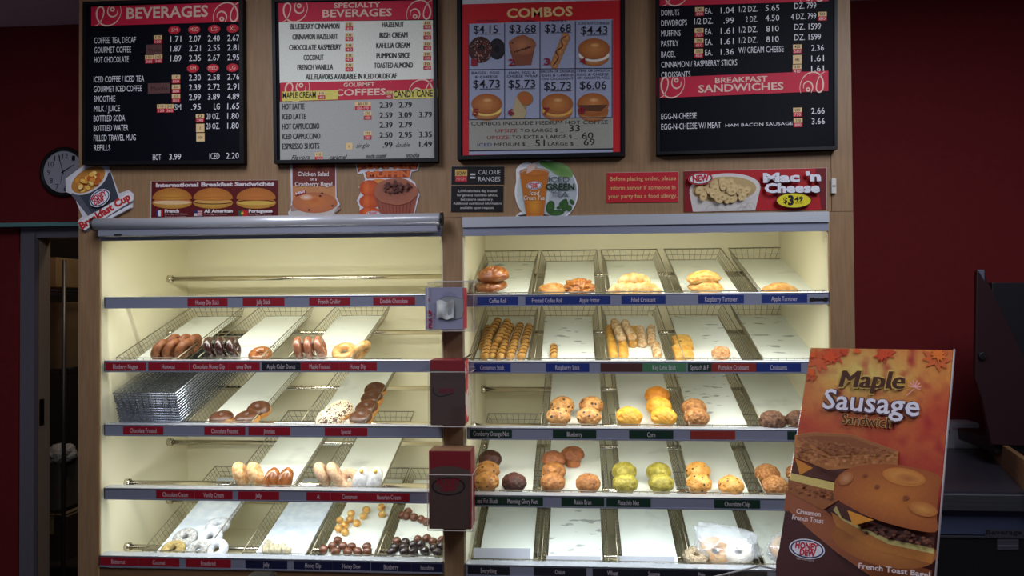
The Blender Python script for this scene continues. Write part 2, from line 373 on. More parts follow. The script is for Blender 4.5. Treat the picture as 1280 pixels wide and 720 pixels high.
# price tags
TC = {'r': (150, 14, 34), 'b': (18, 44, 118), 'n': (18, 22, 62), 'g': (15, 46, 31), 'k': (24, 26, 36), 'o': (140, 44, 34), 'm': (78, 40, 36), 'l': (70, 120, 84)}
TW = {'r': 'red', 'b': 'blue', 'n': 'navy', 'g': 'dark green', 'k': 'black', 'o': 'rust red', 'm': 'brown', 'l': 'pale green'}
PL0 = {s: Plane((0, -.003, 0), (0, -1, 0)) for s in LIP}
def tags(s, rows):
    for x0, x1, c, t, *lb in rows:
        z = LIP[s]; xa = at(x0, 400, 0).x; xb = at(x1, 400, 0).x
        # the slope of the rail in the photograph is followed through its own height
        o = empty('price_tag', ((xa+xb)/2, -.003, z-LH/2), lb[0] if lb else '%s price tag reading %s on the %s' % (TW[c], t, where(s)), 'tag', 'shelf price tags')
        hw = (xb-xa)/2
        MB().box(-hw, hw, -.0016, 0, -.0155, .0145).obj('card', mat('tag_'+c, TC[c], .5, c2=tuple(int(v*.94) for v in TC[c]), scale=30), o, bevel=.0006)
        if t:
            v, f = glyphs(t, -.002); a = min(p[0] for p in v); b = max(p[0] for p in v); wd = min(hw*1.8, (b-a)*.0135)
            if lb and len(lb) > 1: wd = hw*lb[1]
            me = bpy.data.meshes.new('lettering'); me.from_pydata([(-wd/2+(p[0]-a)/(b-a)*wd, -.0019, -.0082+p[1]/CAP*.0160) for p in v], [], f)
            link('lettering', me, mat('tag_ink', (208, 196, 204), .6), o)
tags('L1', [(235,285,'r','Honey Dip Stick'),(304,356,'r','Jelly Stick'),(387,438,'r','French Cruller'),(467,519,'r','Double Chocolate')])
tags('L2', [(133,183,'r','Blueberry Nugget'),(186,237,'r','Homecut'),(237.6,286,'r','Chocolate Honey Dip'),(286.3,325,'r','oney Dew'),
  (328,376,'k','Apple Cider Donut'),(376.3,424,'r','Maple Frosted'),(424.3,471,'r','Honey Dip')])
tags('L3', [(155,205,'r','Chocolate Frosted','red price tag reading Chocolate Frosted below the stack of empty trays'),(256,307,'r','Chocolate Frosted','red price tag reading Chocolate Frosted beside the Jimmies tag'),
  (311,363,'r','Jimmies'),(406,459,'r','Special')])
tags('L4', [(196,244,'r','Chocolate Cream'),(244.3,291,'r','Vanilla Cream'),(298,349,'r','Jelly','red price tag reading Jelly on the fourth shelf of the doughnut bay'),(383,413,'r','A:','red price tag showing only a cut off A beside the Cinnamon tag'),
  (413.3,460,'r','Cinnamon'),(460.3,511,'r','Bavarian Cream')])
tags('L5', [(124.5,174,'r','Butternut'),(174.3,225,'r','Coconut'),(233,289,'r','Powdered'),(307,359,'n','Jelly'),(367,415,'n','Honey Dip'),(415.3,462,'n','Honey Dew'),(463,513,'n','Blueberry'),(513.3,552,'n','hocolate')])
tags('R1', [(597,648,'b','Coffee Roll'),(657,711,'b','Frosted Coffee Roll'),(711.3,763,'b','Apple Fritter'),(777,832,'b','Filled Croissant'),(873,930,'b','Raspberry Turnover'),(952,1009,'b','Apple Turnover')])
tags('R2', [(592,638,'b','Cinnamon Stick'),(682,736,'b','Raspberry Stick'),(750,802,'m','','brown price tag with no readable words beside the pale green tag'),(802.3,857,'l','Key Lime Stick'),(859,888,'g','Spinach & F'),(888.3,944,'o','Pumpkin Croissant'),(944.3,1000,'b','Croissants')])
tags('R3', [(587,639,'g','Cranberry Orange Nut'),(690,744,'g','Blueberry'),(785,840,'g','Corn'),(861,917,'o','','rust red price tag with no readable words below the brown sugared muffins'),(982,1030,'g','','dark green price tag half hidden behind the tall sandwich sign')])
tags('R4', [(590,626,'g','ced Fat Blueb'),(626.3,677,'g','Morning Glory Nut'),(700,753,'g','Raisin Bran'),(756,811,'g','Pistachio Nut'),(890,947,'g','Chocolate Chip')])
tags('R5', [(583,635,'k','Everything'),(665,730,'k','Onion'),(738,788,'k','Wheat'),(788.3,840,'k','Sesame'),(840.3,906,'k','Plain'),(908,955,'k','','black price tag with no readable words at the foot of the tall sandwich sign')])
_p = at(1023, 374, 0)
c = empty('rail_clip', (_p.x, -.004, _p.z), 'small black clip on the end of the top pastry rail', 'clip')
MB().box(-.026, .026, -.004, 0, -.004, .004).obj('bar', BLK, c, bevel=.001); MB().box(-.03, -.018, -.006, 0, -.006, .006).box(.018, .03, -.006, 0, -.006, .006).obj('jaw', BLK, c)

# ------------------------------------------------------------------ wire trays and papers
TLEN, TF, TR_, THH = .63, .101, .1195, .048
def tray_meshes():
    out = []
    m = MB(); m.tube([(-TR_, 0, THH), (TR_, 0, THH), (TR_, TLEN, THH), (-TR_, TLEN, THH)], .0022, 6, closed=True); out.append(('rim', m.mesh('rim', True)))
    for sg in (-1, 1):
        m = MB(); n = 27
        for k in range(n+1):
            y = TLEN*k/n; m.tube([(sg*TF, y, 0), (sg*TR_, y, THH)], .0008, 4)
        for t in (.34, .67): m.tube([(sg*(TF+(TR_-TF)*t), 0, THH*t), (sg*(TF+(TR_-TF)*t), TLEN, THH*t)], .0008, 4)
        out.append(('side_grid', m.mesh('side_grid')))
    for y, nm in ((0, 'front_grid'), (TLEN, 'back_grid')):
        m = MB(); n = 9
        for k in range(n+1):
            q = -1+2*k/n; m.tube([(q*TF, y, 0), (q*TR_, y, THH)], .0011, 4)
        for t in (.45,): m.tube([(-(TF+(TR_-TF)*t), y, THH*t), (TF+(TR_-TF)*t, y, THH*t)], .0011, 4)
        out.append((nm, m.mesh(nm)))
    m = MB(); m.tube([(-TF, 0, 0), (TF, 0, 0), (TF, TLEN, 0), (-TF, TLEN, 0)], .0016, 5, closed=True)
    for k in range(1, 9): m.tube([(-TF+2*TF*k/9, 0, 0), (-TF+2*TF*k/9, TLEN, 0)], .0011, 4)
    for k in range(1, 16): m.tube([(-TF, TLEN*k/16, 0), (TF, TLEN*k/24, 0)], .0011, 4)
    out.append(('bottom_grid', m.mesh('bottom_grid')))
    return out
TM = tray_meshes()
TMD = [(n, me.copy()) for n, me in TM]
for _, me in TM: me.materials.append(WIRE)
for _, me in TMD: me.materials.append(WIRED)
D0 = .05
def tray_matrix(s, x, dz=0, dy=0):
    return Matrix.Translation((x, D0+dy, LIP[s]-FH+dz)) @ Matrix.Rotation(TILT, 4, 'X')
def tray(s, x, label, dz=0, dy=0, dark=False, group='wire trays on the shelves'):
    o = empty('wire_tray', (0, 0, 0), label, 'tray', group); o.matrix_world = tray_matrix(s, x, dz, dy)
    for nm, me in (TMD if dark else TM): link(nm, me, None, o)
    return o
def paper(s, x, label, w=.198, y0=.012, y1=.60, m=None, lift=.004, rz=0, seed=0, name='waxed_paper_sheet'):
    nx, ny = 8, 24; mb = MB(); vs = []
    for j in range(ny+1):
        for i in range(nx+1):
            xx = -w/2+w*i/nx; yy = y0+(y1-y0)*j/ny
            z = .0025*noise.noise(Vector((xx*9+seed*3.1, yy*5, seed)))+.0022
            if j == ny: z += .002
            vs.append((xx, yy, z))
    n = len(vs); vs2 = [(a, b, c+.0006) for a, b, c in vs]; f = []
    for j in range(ny):
        for i in range(nx):
            q = (j*(nx+1)+i, j*(nx+1)+i+1, (j+1)*(nx+1)+i+1, (j+1)*(nx+1)+i); f.append(q); f.append(tuple(k+n for k in q[::-1]))
    mb.add(vs+vs2, f); o = mb.obj(name, m or PAPER, None, True)
    o.matrix_world = tray_matrix(s, x) @ Matrix.Translation((0, 0, lift)) @ Matrix.Rotation(rad(rz), 4, 'Z')
    return tag(o, label, 'paper', 'paper liners in the trays')
RX12 = [-.283, -.033, .224, .496, .767]; RX = [-.266, -.014, .255, .512, .765]
RNAMES = {'R1': ['Coffee Roll', 'Apple Fritter', 'Filled Croissant', 'Raspberry Turnover', 'Apple Turnover'],
 'R2': ['Cinnamon Stick', 'Raspberry Stick', 'Key Lime Stick', 'Pumpkin Croissant', 'Croissants'],
 'R3': ['Cranberry', 'Blueberry', 'Corn', 'brown sugared muffins', 'dark bran muffins'],
 'R4': ['Morning Glory Nut', 'Raisin Bran', 'Pistachio Nut', 'Chocolate Chip', 'crumbly nut muffins'],
 'R5': ['Everything', 'Onion', 'Sesame', 'Plain', 'hidden']}
HOLD = {('R3', 3): 'under the two brown sugared muffins', ('R3', 4): 'under the dark bran muffins', ('R4', 4): 'under the nut muffins beside the tall sign',
        ('R5', 3): 'under the clear bag of bagels', ('R5', 4): 'behind the tall sandwich sign on the bottom shelf'}
for s in ('R1', 'R2', 'R3', 'R4', 'R5'):
    for i in range(5):
        if s == 'R3' and i == 0: continue
        x = (RX12 if s in ('R1', 'R2') else RX)[i]+random.uniform(-.003, .003)
        h = HOLD.get((s, i), 'above the %s tag' % RNAMES[s][i])
        tray(s, x, 'wire tray ' + h)
        stained = (s, i) in (('R2', 1), ('R2', 3), ('R2', 4), ('R5', 1), ('R3', 3), ('R1', 0))
        paper(s, x, ('stained ' if stained else 'clean ') + 'white paper liner in the tray ' + h, m=PAPERS if stained else PAPER, seed=i+int(s[1])*5, rz=random.uniform(-.6, .6), y1=.585)
def trx(px, py, d): return at(px, py, d).x+.006
LT = {'L2': [(trx(272,392,.64),'Homecut'),(trx(358,392,.64),'oney Dew'),(trx(453,392,.64),'Honey Dip')],
      'L3': [(trx(347,469,.62),'Jimmies'),(trx(465,469,.62),'Special')],
      'L4': [(trx(377,548,.485),'Jelly and Vanilla Cream'),(trx(472,548,.485),'Cinnamon')],
      'L5': [(trx(277.5,627,.457),'Powdered'),(trx(388,627,.457),'navy Jelly'),(trx(463,627,.457),'navy Honey Dew'),(trx(537,627,.457),'Blueberry and hocolate')]}
for s, rows in LT.items():
    for i, (x, nm) in enumerate(rows):
        tray(s, x, 'wire tray holding doughnuts above the %s tag on the %s shelf' % (nm, first(s)))
        paper(s, x, 'white paper liner above the %s tag on the %s shelf' % (nm, first(s)), m=SUGARP if (s == 'L5' and i < 2) else PAPER, w=.196, seed=30+i+int(s[1])*7, rz=random.uniform(-1, 1))
NTH = ['lowest', 'second from the bottom', 'third from the bottom', 'fourth from the bottom', 'fifth from the bottom', 'sixth from the bottom', 'sixth from the top', 'fifth from the top', 'fourth from the top', 'third from the top', 'second from the top', 'topmost']
sx = (at(149, 528, .06).x+at(226, 528, .06).x)/2+.012
for k in range(12):
    tray('L3', sx-.0006*k+random.uniform(-.002, .002), 'empty wire tray, %s in the nested stack' % NTH[k], dz=.0095*k, dy=-.002*k+random.uniform(-.002, .002), dark=True, group='nested stack of empty wire trays')

# ------------------------------------------------------------------ baked goods
def blob(rx, ry, rz, amp=.06, freq=3, seed=0, sub=3, flat=.0, shape=None):
    bm = bmesh.new(); bmesh.ops.create_icosphere(bm, subdivisions=sub, radius=1)
    for v in bm.verts:
        d = 1+amp*noise.noise(v.co*freq+Vector((seed*5.3, seed*2.1, seed)))+amp*.5*noise.noise(v.co*freq*2.7+Vector((seed, 1, 2)))
        c = v.co*d
        if shape: c = shape(c)
        v.co = Vector((c.x*rx, c.y*ry, max(c.z, -1+flat)*rz))
    z0 = min(v.co.z for v in bm.verts)
    for v in bm.verts: v.co.z -= z0
    me = bpy.data.meshes.new('blob'); bm.to_mesh(me); bm.free()
    for p in me.polygons: p.use_smooth = True
    return me
def ring(R, r, sq=.85, amp=.05, seed=0, nu=36, nv=16, part=None, grow=1.0, wavy=0):
    """ring doughnut lying flat; part='top' gives only the icing cap"""
    m = MB(); vs = []; f = []
    a0, a1 = (0, 2*math.pi) if part is None else (rad(26), rad(182))
    kv = nv if part is None else nv+1
    for i in range(nu):
        u = 2*math.pi*i/nu
        for j in range(kv):
            if part is None: t = 2*math.pi*j/nv
            else:
                q = j/nv; lo = a0+wavy*math.sin(3*u+seed)+wavy*.6*math.sin(7*u); t = lo+(a1-lo)*q
            rr = r*grow*(1+amp*noise.noise(Vector((math.cos(u)*1.7, math.sin(u)*1.7, seed+.3*math.cos(t)))))
            rho = R+rr*math.cos(t); vs.append((rho*math.cos(u), rho*math.sin(u), r*sq+rr*sq*math.sin(t)))
    for i in range(nu):
        i2 = (i+1) % nu
        for j in range(nv):
            j2 = (j+1) % nv if part is None else j+1
            f.append((i*kv+j, i2*kv+j, i2*kv+j2, i*kv+j2))
    m.add(vs, f); return m.mesh('ring', True)
_MC = {}
def cached(key, fn, m):
    k = (key, m.name)
    if k not in _MC:
        me = fn(); me.materials.clear(); me.materials.append(m); _MC[k] = me
    return _MC[k]
def floor_pt(px, py, s, h):
    v = ray(px, py); b = LIP[s]-FH+h        # z = b + (d-D0)*SLOPE
    t = (b + (CAM.y-D0)*SLOPE - CAM.z)/(v.z - v.y*SLOPE); return CAM + v*t
def place(o, px, py, s, h, spin=0, extra=None, lift=0):
    """h: height above the tray floor of the point seen at the pixel"""
    q = floor_pt(px, py, s, h) - Vector((0, 0, h)) + Vector((0, 0, .006+lift))
    o.matrix_world = Matrix.Translation(q) @ Matrix.Rotation(TILT, 4, 'X') @ Matrix.Rotation(rad(spin), 4, 'Z') @ (extra or Matrix())
    return o
def good(name, parts, label, cat, group):
    o = None
    for nm, me in parts:
        q = link(nm if o else name, me, None, o)
        if o is None: o = q; tag(o, label, cat, group)
    return o
def food(name, c, c2, rough=.6, bump=.5, scale=40, dim=.93, **k):
    c, c2 = [tuple(v*dim*q for v, q in zip(x, (1, .985, .95))) for x in (c, c2)]
    return mat(name, c, rough, c2=c2, scale=scale*1.4, bump=bump, bdist=.007, detail=6, lo=.38, hi=.62, **k)
M_DOUGH = food('fried_dough', (206, 140, 66), (224, 168, 94), .5, .25)
M_BROWN = food('brown_cake_dough', (110, 60, 28), (140, 84, 44), .55, .4)
M_CHOCG = food('glazed_dark_dough', (48, 24, 20), (64, 34, 28), .22, .3, coat=.5)
M_BRG = food('glazed_brown_dough', (134, 74, 36), (166, 104, 56), .25, .3, coat=.5)
M_MAPLE = food('maple_glaze', (140, 84, 58), (158, 104, 78), .22, .2, coat=.5)
M_GLZ = food('clear_glaze_dough', (212, 150, 80), (234, 190, 126), .25, .25, coat=.6)
M_CHOC = food('chocolate_icing', (74, 39, 17), (90, 49, 24), .42, .08, coat=.12)
M_SPR = mat('coconut_shreds', (240, 226, 196), .7)
M_SUG = food('sugared_dough', (216, 156, 92), (236, 204, 160), .8, .4, 60)
M_CIN = food('cinnamon_sugar', (208, 166, 132), (226, 196, 168), .85, .4, 80)
M_POW = food('powdered_sugar', (196, 200, 210), (226, 230, 238), .9, .5, 50)
M_POWD = food('coarse_sugar', (160, 158, 152), (206, 208, 212), .85, .8, 70)
M_BUT = food('butternut_crumb', (160, 134, 76), (192, 172, 116), .85, .9, 90)
M_YEL = food('honey_glazed_ball', (208, 140, 52), (238, 200, 116), .3, .2, 26, coat=.4)
M_WHB = food('sugar_ball', (184, 174, 140), (212, 204, 180), .7, .3, 60)
M_BRB = food('brown_ball', (98, 56, 38), (124, 76, 54), .35, .3, 40, coat=.3)
M_DKB = food('dark_ball', (42, 30, 34), (58, 42, 42), .3, .3, 40, coat=.4)

# rings standing on edge or lying flat
STAND = lambda lean=0, yaw=0, R=.045: Matrix.Rotation(rad(yaw), 4, 'Z') @ Matrix.Translation((0, 0, R)) @ Matrix.Rotation(rad(90+lean), 4, 'Y')
def donut(px, py, s, m, label, group, h=.04, flat=False, lean=0, yaw=0, R=.029, r=.0165, lift=0, seed=None, icing=None, sprk=False, spin=0, tilt=0, name='ring_doughnut'):
    sd = random.randint(0, 5) if seed is None else seed
    parts = [(name, cached(('ring', R, r, sd), lambda: ring(R, r, .88 if flat else .95, .07, sd), m))]
    if icing: parts.append(('icing', cached(('ice', R, r, sd), lambda: ring(R, r, .88, .07, sd, part='top', grow=1.05, wavy=.12), icing)))
    if sprk:
        def sp():
            mb = MB(); rnd = random.Random(sd)
            for k in range(420):
                u = rnd.uniform(0, 6.283); t = rnd.uniform(.1, 3.0); rho = R+r*1.08*math.cos(t); q = Vector((rho*math.cos(u), rho*math.sin(u), r*.88*(1+1.1*math.sin(t))))
                a = rnd.uniform(0, 6.283); dv = Vector((math.cos(a), math.sin(a), rnd.uniform(-.4, .4)))*.0045; mb.tube([q-dv, q+dv], .0015, 4)
            return mb.mesh('topping')
        parts.append(('coconut_topping', cached(('spr', R, sd), sp, M_SPR)))
    o = good(name, parts, label, 'doughnut', group)
    if sprk: o.children[-1]['kind'] = 'stuff'
    ex = Matrix.Rotation(rad(tilt), 4, 'X') if flat else STAND(lean, yaw, R+r)
    return place(o, px, py, s, h, spin, ex, lift)
G2 = 'doughnuts on the second shelf'
for i, (x, y, t) in enumerate([(199,438,'front row, nearest the tray side'),(213,437,'front row, middle'),(228,437,'front row, nearest the dark ring doughnuts'),(213,431,'back row, first from the tray side'),(227,431,'back row, middle'),(239,431,'back row, last')]):
    donut(x, y, 'L2', M_BROWN, 'plain brown ring doughnut above the Homecut tag, '+t, G2, h=.04, lean=24, yaw=-14)
for x, t in ((261,'first'),(275,'second'),(289,'third')):
    donut(x, 440, 'L2', M_CHOCG, 'glossy dark ring doughnut on edge above Chocolate Honey Dip, %s from the brown ones' % t, G2, h=.038, lean=-14, yaw=8)
donut(326, 441, 'L2', M_BRG, 'single glazed brown doughnut lying above the oney Dew tag', G2, h=.024, flat=True, tilt=12)
for x, t in ((370,'first'),(383,'second'),(397,'third')):
    donut(x, 439, 'L2', M_MAPLE, 'maple glazed ring doughnut on edge, %s of three from the Apple Cider tag' % t, G2, h=.038, lean=-14 if x > 390 else -5, yaw=10)
donut(431, 438, 'L2', M_GLZ, 'glazed golden ring doughnut lying above the Honey Dip tag', G2, h=.022, flat=True, tilt=20, R=.032)
donut(449, 437, 'L2', M_GLZ, 'glazed golden ring doughnut leaning on its neighbour above the Honey Dip tag', G2, h=.04, lean=35, yaw=-30)
G3 = 'chocolate topped doughnuts on the third shelf'
for x, y, t, ti in ((278,523,'beside the stack of empty trays',4),(310,523,'in the middle, cut by the rail',4),(325,514,'raised behind the other two',16)):
    donut(x, y, 'L3', M_DOUGH, 'chocolate frosted ring doughnut above the Jimmies tag, '+t, G3, h=.028, flat=True, icing=M_CHOC, R=.022, r=.0245, tilt=ti, lift=.008 if ti > 9 else 0)
for x, y, t in ((427,513,'rear'),(414,523,'front')):
    donut(x, y, 'L3', M_DOUGH, 'chocolate doughnut covered in white shreds above Special, %s of the two' % t, G3, h=.028, flat=True, icing=M_CHOC, sprk=True, R=.023, r=.024, tilt=14, lift=.004)
for x, y, t in ((470,488,'rearmost'),(466,499,'second from the rear'),(460,511,'third from the rear'),(453,523,'front one')):
    donut(x, y, 'L3', M_DOUGH, 'chocolate frosted doughnut in the column above Special, '+t, G3, h=.028, flat=True, icing=M_CHOC, R=.021, r=.0245, tilt=12, lift=.003)
G4 = 'doughnuts on the fourth shelf'
for x, t in ((297,'outer'),(315,'inner')):
    donut(x, 597, 'L4', M_SUG, 'sugary tan doughnut on edge above Vanilla Cream and Jelly tags, %s of two' % t, G4, h=.042, lean=-20, yaw=14, R=.026, r=.021, name='filled_doughnut')
def long_d(px, py, s, m, label, group, yaw=0, lean=0, h=.035, L=.05, filling=None):
    parts = [('long_doughnut', cached(('long', L), lambda: blob(.030, L, .027, .06, 2.2, 3, shape=lambda c: Vector((c.x, c.y, c.z)) if True else c), m))]
    if filling: parts.append(('filling', cached(('fill',), lambda: blob(.009, .009, .005, .2, 3, 1, 2), filling)))
    o = good('long_doughnut', parts, label, 'doughnut', group)
    if filling: o.children[0].location = (.006, L*.66, .046)
    return place(o, px, py, s, h, yaw, Matrix.Rotation(rad(lean), 4, 'X'), .026)
for x, t in ((344,'first'),(361,'second')):
    long_d(x, 597, 'L4', M_BRG, 'long glazed brown doughnut above the Jelly tag, %s from the sugary ones' % t, G4, -20, 50, h=.05)
for x, t in ((399,'first'),(415,'second')):
    donut(x, 597, 'L4', M_CIN, 'cinnamon sugar doughnut on edge above the Cinnamon tag, %s of two' % t, G4, h=.042, lean=-24, yaw=18, R=.028, r=.019)
donut(438, 598, 'L4', M_CIN, 'cinnamon sugar ring doughnut facing out with its hole showing', G4, h=.035, flat=True, tilt=50, R=.026, r=.018, lift=.020)
YF = mat('custard', (232, 190, 92), .5)
for x, t in ((455,'nearer the ring doughnuts'),(472,'nearer the tray side')):
    long_d(x, 597, 'L4', M_POW, 'powdered long doughnut with custard showing above Bavarian Cream, '+t, G4, -18, 50, h=.05, filling=YF)
G5 = 'powdered doughnuts on the bottom shelf'
donut(273, 657, 'L5', M_POW, 'white powdered ring doughnut lying highest on the paper above Powdered', G5, h=.02, flat=True, R=.030, r=.0185)
donut(233, 671, 'L5', M_POWD, 'coarse sugar ring doughnut near the tray side above Coconut and Powdered', G5, h=.022, flat=True, tilt=12, R=.030, r=.018)
donut(264, 673, 'L5', M_POW, 'white powdered ring doughnut in the middle of the pile above Powdered', G5, h=.022, flat=True, tilt=20, R=.030, r=.018, lift=.008)
donut(217, 686, 'L5', M_BUT, 'yellowish crumb coated ring doughnut at the front above Coconut', G5, h=.022, flat=True, tilt=8, R=.030, r=.017)
donut(249, 688, 'L5', M_POWD, 'sugary ring doughnut at the front of the pile above Powdered', G5, h=.026, flat=True, tilt=30, R=.028, r=.017, lift=.010)
donut(272, 686, 'L5', M_POW, 'white powdered ring doughnut leaning at the front beside the tray side', G5, h=.026, flat=True, tilt=30, R=.028, r=.017, lift=.010)
ORDW = 'first second third fourth fifth sixth seventh eighth ninth tenth eleventh twelfth'.split()
def balls(pts, s, m, crop, lab, group, r=.0185, h=None):
    rows = sorted(pts, key=lambda q: q[0])
    for k, (x, y) in enumerate(rows):
        px, py = crop[0]+x/crop[2], crop[1]+y/crop[2]; sd = random.randint(0, 4)
        o = good('doughnut_hole', [('doughnut_hole', cached(('ball', r, sd), lambda: blob(r, r*random.uniform(.93, 1.05), r*.95, .09, 1.6, sd), m))], '%s, %s from the left' % (lab, ORDW[k]), 'doughnut hole', group)
        place(o, px, py, s, r if h is None else h, random.uniform(0, 360))
Z8 = (330, 540, 4)
balls([(10,590),(40,586),(66,590),(95,588),(12,604),(45,604),(74,604),(105,602),(22,568),(122,606)], 'L5', M_WHB, Z8, 'pale sugar doughnut hole above the navy Jelly tag', 'sugar doughnut holes', r=.0145, h=.008)
balls([(437,412),(433,440),(380,445),(375,485),(407,468),(406,505),(466,460),(498,425),(512,394),(587,380),(592,415)], 'L5', M_YEL, Z8, 'golden doughnut hole scattered up the Honey Dip paper', 'golden doughnut holes', r=.0155)
balls([(370,547),(345,575),(397,574),(440,578),(516,578),(300,591),(360,602),(420,604),(470,602),(518,603)], 'L5', M_BRB, Z8, 'brown doughnut hole in the front heap above Honey Dip', 'brown doughnut holes', r=.0175)
balls([(692,420),(722,402),(712,424),(750,430),(786,440),(812,452)], 'L5', M_BRB, Z8, 'brown doughnut hole in the rear string above Blueberry', 'brown doughnut holes in the rear string', r=.0165)
balls([(665,548),(770,540),(815,535),(845,552),(890,545)], 'L5', M_BRB, Z8, 'brown doughnut hole behind the dark ones above Blueberry', 'brown doughnut holes behind the dark ones', r=.0165)
balls([(708,555),(655,580),(700,580),(748,568),(785,565),(850,583),(888,574),(640,602),(702,602),(748,604),(805,596),(868,606)], 'L5', M_DKB, Z8, 'dark doughnut hole in the front heap above Blueberry', 'dark doughnut holes', r=.0175)

# muffins
def muffin(px, py, s, m, label, group, seed=None, w=1.0, tilt=0, h=.046, cupc=None, lift=0):
    sd = random.randint(0, 3) if seed is None else seed
    def craggy(sd):
        me = blob(.0455, .0455, .033, .05, 2.2, sd, 5, .58)
        for v in me.vertices:
            n = v.co.normalized(); q = noise.noise(v.co*95+Vector((sd, 3, 1))); e = noise.noise(v.co*210+Vector((sd, 7, 1)))
            v.co += n*(.0022*q - .0016*abs(q)*2 + .0008*e)
        return me
    def crown():
        return craggy(sd)
    def cup():
        mb = MB(); n = 36; prof = [(.026, 0), (.029, .015), (.0335, .035), (.036, .044)]; vs = []
        for r_, z_ in prof: vs += [((r_*(1+.03*(k % 2)))*math.cos(6.2832*k/n), (r_*(1+.03*(k % 2)))*math.sin(6.2832*k/n), z_) for k in range(n)]
        f = [(i*n+k, i*n+(k+1) % n, (i+1)*n+(k+1) % n, (i+1)*n+k) for i in range(3) for k in range(n)]+[tuple(range(n)), tuple(3*n+k for k in range(n))]
        return mb.add(vs, f).mesh('cup')
    o = good('muffin', [('muffin', cached(('cup',), cup, cupc or m)), ('crown', cached(('crown', sd), crown, m))], label, 'muffin', group)
    o.children[0].location = (0, 0, .030)
    place(o, px, py, s, h*w, random.uniform(-12, 12), Matrix.Rotation(rad(tilt), 4, 'X') @ Matrix.Scale(w, 4), lift)
    return o
M_BLU = food('blueberry_muffin', (176, 116, 56), (212, 164, 100), .6, .5, 30, vor=((52, 34, 34), 44, .22))
M_CORN = food('corn_muffin', (226, 158, 36), (240, 184, 74), .6, .35, 30)
M_CORND = food('corn_muffin_dark', (204, 124, 30), (222, 146, 48), .6, .35, 30)
M_PUMP = food('sugared_brown_muffin', (140, 88, 42), (190, 136, 80), .7, .8, 60)
M_BRAN = food('dark_bran_muffin', (70, 42, 28), (134, 92, 62), .7, .8, 70)
M_CHM = food('chocolate_muffin', (58, 28, 18), (84, 42, 28), .6, .5, 40)
M_CHIP = food('chip_muffin', (206, 140, 54), (234, 178, 96), .55, .3, 24, vor=((44, 24, 18), 56, .19))
M_BLUF = food('dotted_brown_muffin', (164, 106, 46), (200, 144, 72), .6, .4, 30, vor=((66, 38, 30), 48, .20))
M_RAIS = food('raisin_bran_muffin', (146, 90, 42), (184, 126, 68), .65, .5, 40, vor=((74, 40, 26), 44, .12))
M_RED = food('ginger_muffin', (138, 80, 46), (164, 102, 64), .65, .4, 40)
M_PIS = food('pistachio_muffin', (138, 128, 40), (184, 172, 74), .6, .45, 34)
M_NUT = food('nut_crumb_muffin', (150, 92, 44), (200, 144, 86), .7, .9, 80)
GM = 'muffins on the third shelf'
for x, y, t in ((703,507,'rear of the column nearer the empty slot'),(698,521,'front of the column nearer the empty slot'),(739,507,'rear of the column nearer the corn muffins'),(736,521,'front of the column nearer the corn muffins')):
    muffin(x, y, 'R3', M_BLU, 'blueberry muffin above the Blueberry tag, '+t, GM)
muffin(786, 521, 'R3', M_CORN, 'single yellow corn muffin standing apart above the Corn tag', GM, w=1.06)
for x, y, t, m in ((821,495,'rearmost, darker',M_CORND),(823,508,'middle',M_CORN),(829,521,'front',M_CORN)):
    muffin(x, y, 'R3', m, 'yellow corn muffin in a column of three, '+t, GM, w=1.05)
for x, y, t in ((867,510,'rear'),(870,522,'front')):
    muffin(x, y, 'R3', M_PUMP, 'brown sugared muffin above the rust red tag, %s of two' % t, GM)
for x, y, t in ((965,526,'fully in view'),(998,526,'half hidden by the tall sandwich sign')):
    muffin(x, y, 'R3', M_BRAN, 'dark bran muffin with nut flakes, '+t, GM, w=1.05)
GM = 'muffins on the fourth shelf'
muffin(613, 574, 'R4', M_CHM, 'chocolate muffin at the rear beside the cardboard tissue box', GM)
muffin(610, 588, 'R4', M_BLUF, 'speckled brown muffin between chocolate muffin and rail, rear of two', GM)
muffin(609, 602, 'R4', M_BLUF, 'speckled brown muffin at the front beside the cardboard tissue box', GM)
muffin(643, 603, 'R4', M_CHM, 'chocolate muffin standing alone above the Morning Glory Nut tag', GM)
muffin(692, 575, 'R4', M_RED, 'ginger brown muffin at the rear of the Raisin Bran column', GM)
muffin(692, 589, 'R4', M_RAIS, 'raisin bran muffin in the middle of its column', GM)
muffin(691, 603, 'R4', M_RAIS, 'raisin bran muffin at the front of its column', GM)
muffin(716, 568, 'R4', M_RED, 'ginger brown muffin standing highest with its cup showing', GM, h=.050, tilt=-14, cupc=mat('bare_muffin_cup', (170, 104, 62), .7))
muffin(735, 604, 'R4', M_RAIS, 'raisin bran muffin standing alone near the Pistachio Nut tray', GM)
for x, y, t in ((780,589,'rear of the first column'),(781,604,'front of the first column'),(823,590,'rear of the second column'),(826,604,'front of the second column')):
    muffin(x, y, 'R4', M_PIS, 'green pistachio muffin above Pistachio Nut, '+t, GM)
for x, y, t in ((872,589,'rear of the pair'),(873,604,'front of the pair'),(913,607,'standing alone')):
    muffin(x, y, 'R4', M_CHIP, 'chocolate chip muffin above Chocolate Chip, '+t, GM)
for x, y, t in ((958,592,'rear'),(968,607,'front'),(997,592,'mostly hidden by the tall sign')):
    muffin(x, y, 'R4', M_NUT, 'crumbly nut muffin beside the tall sandwich sign, '+t, GM)

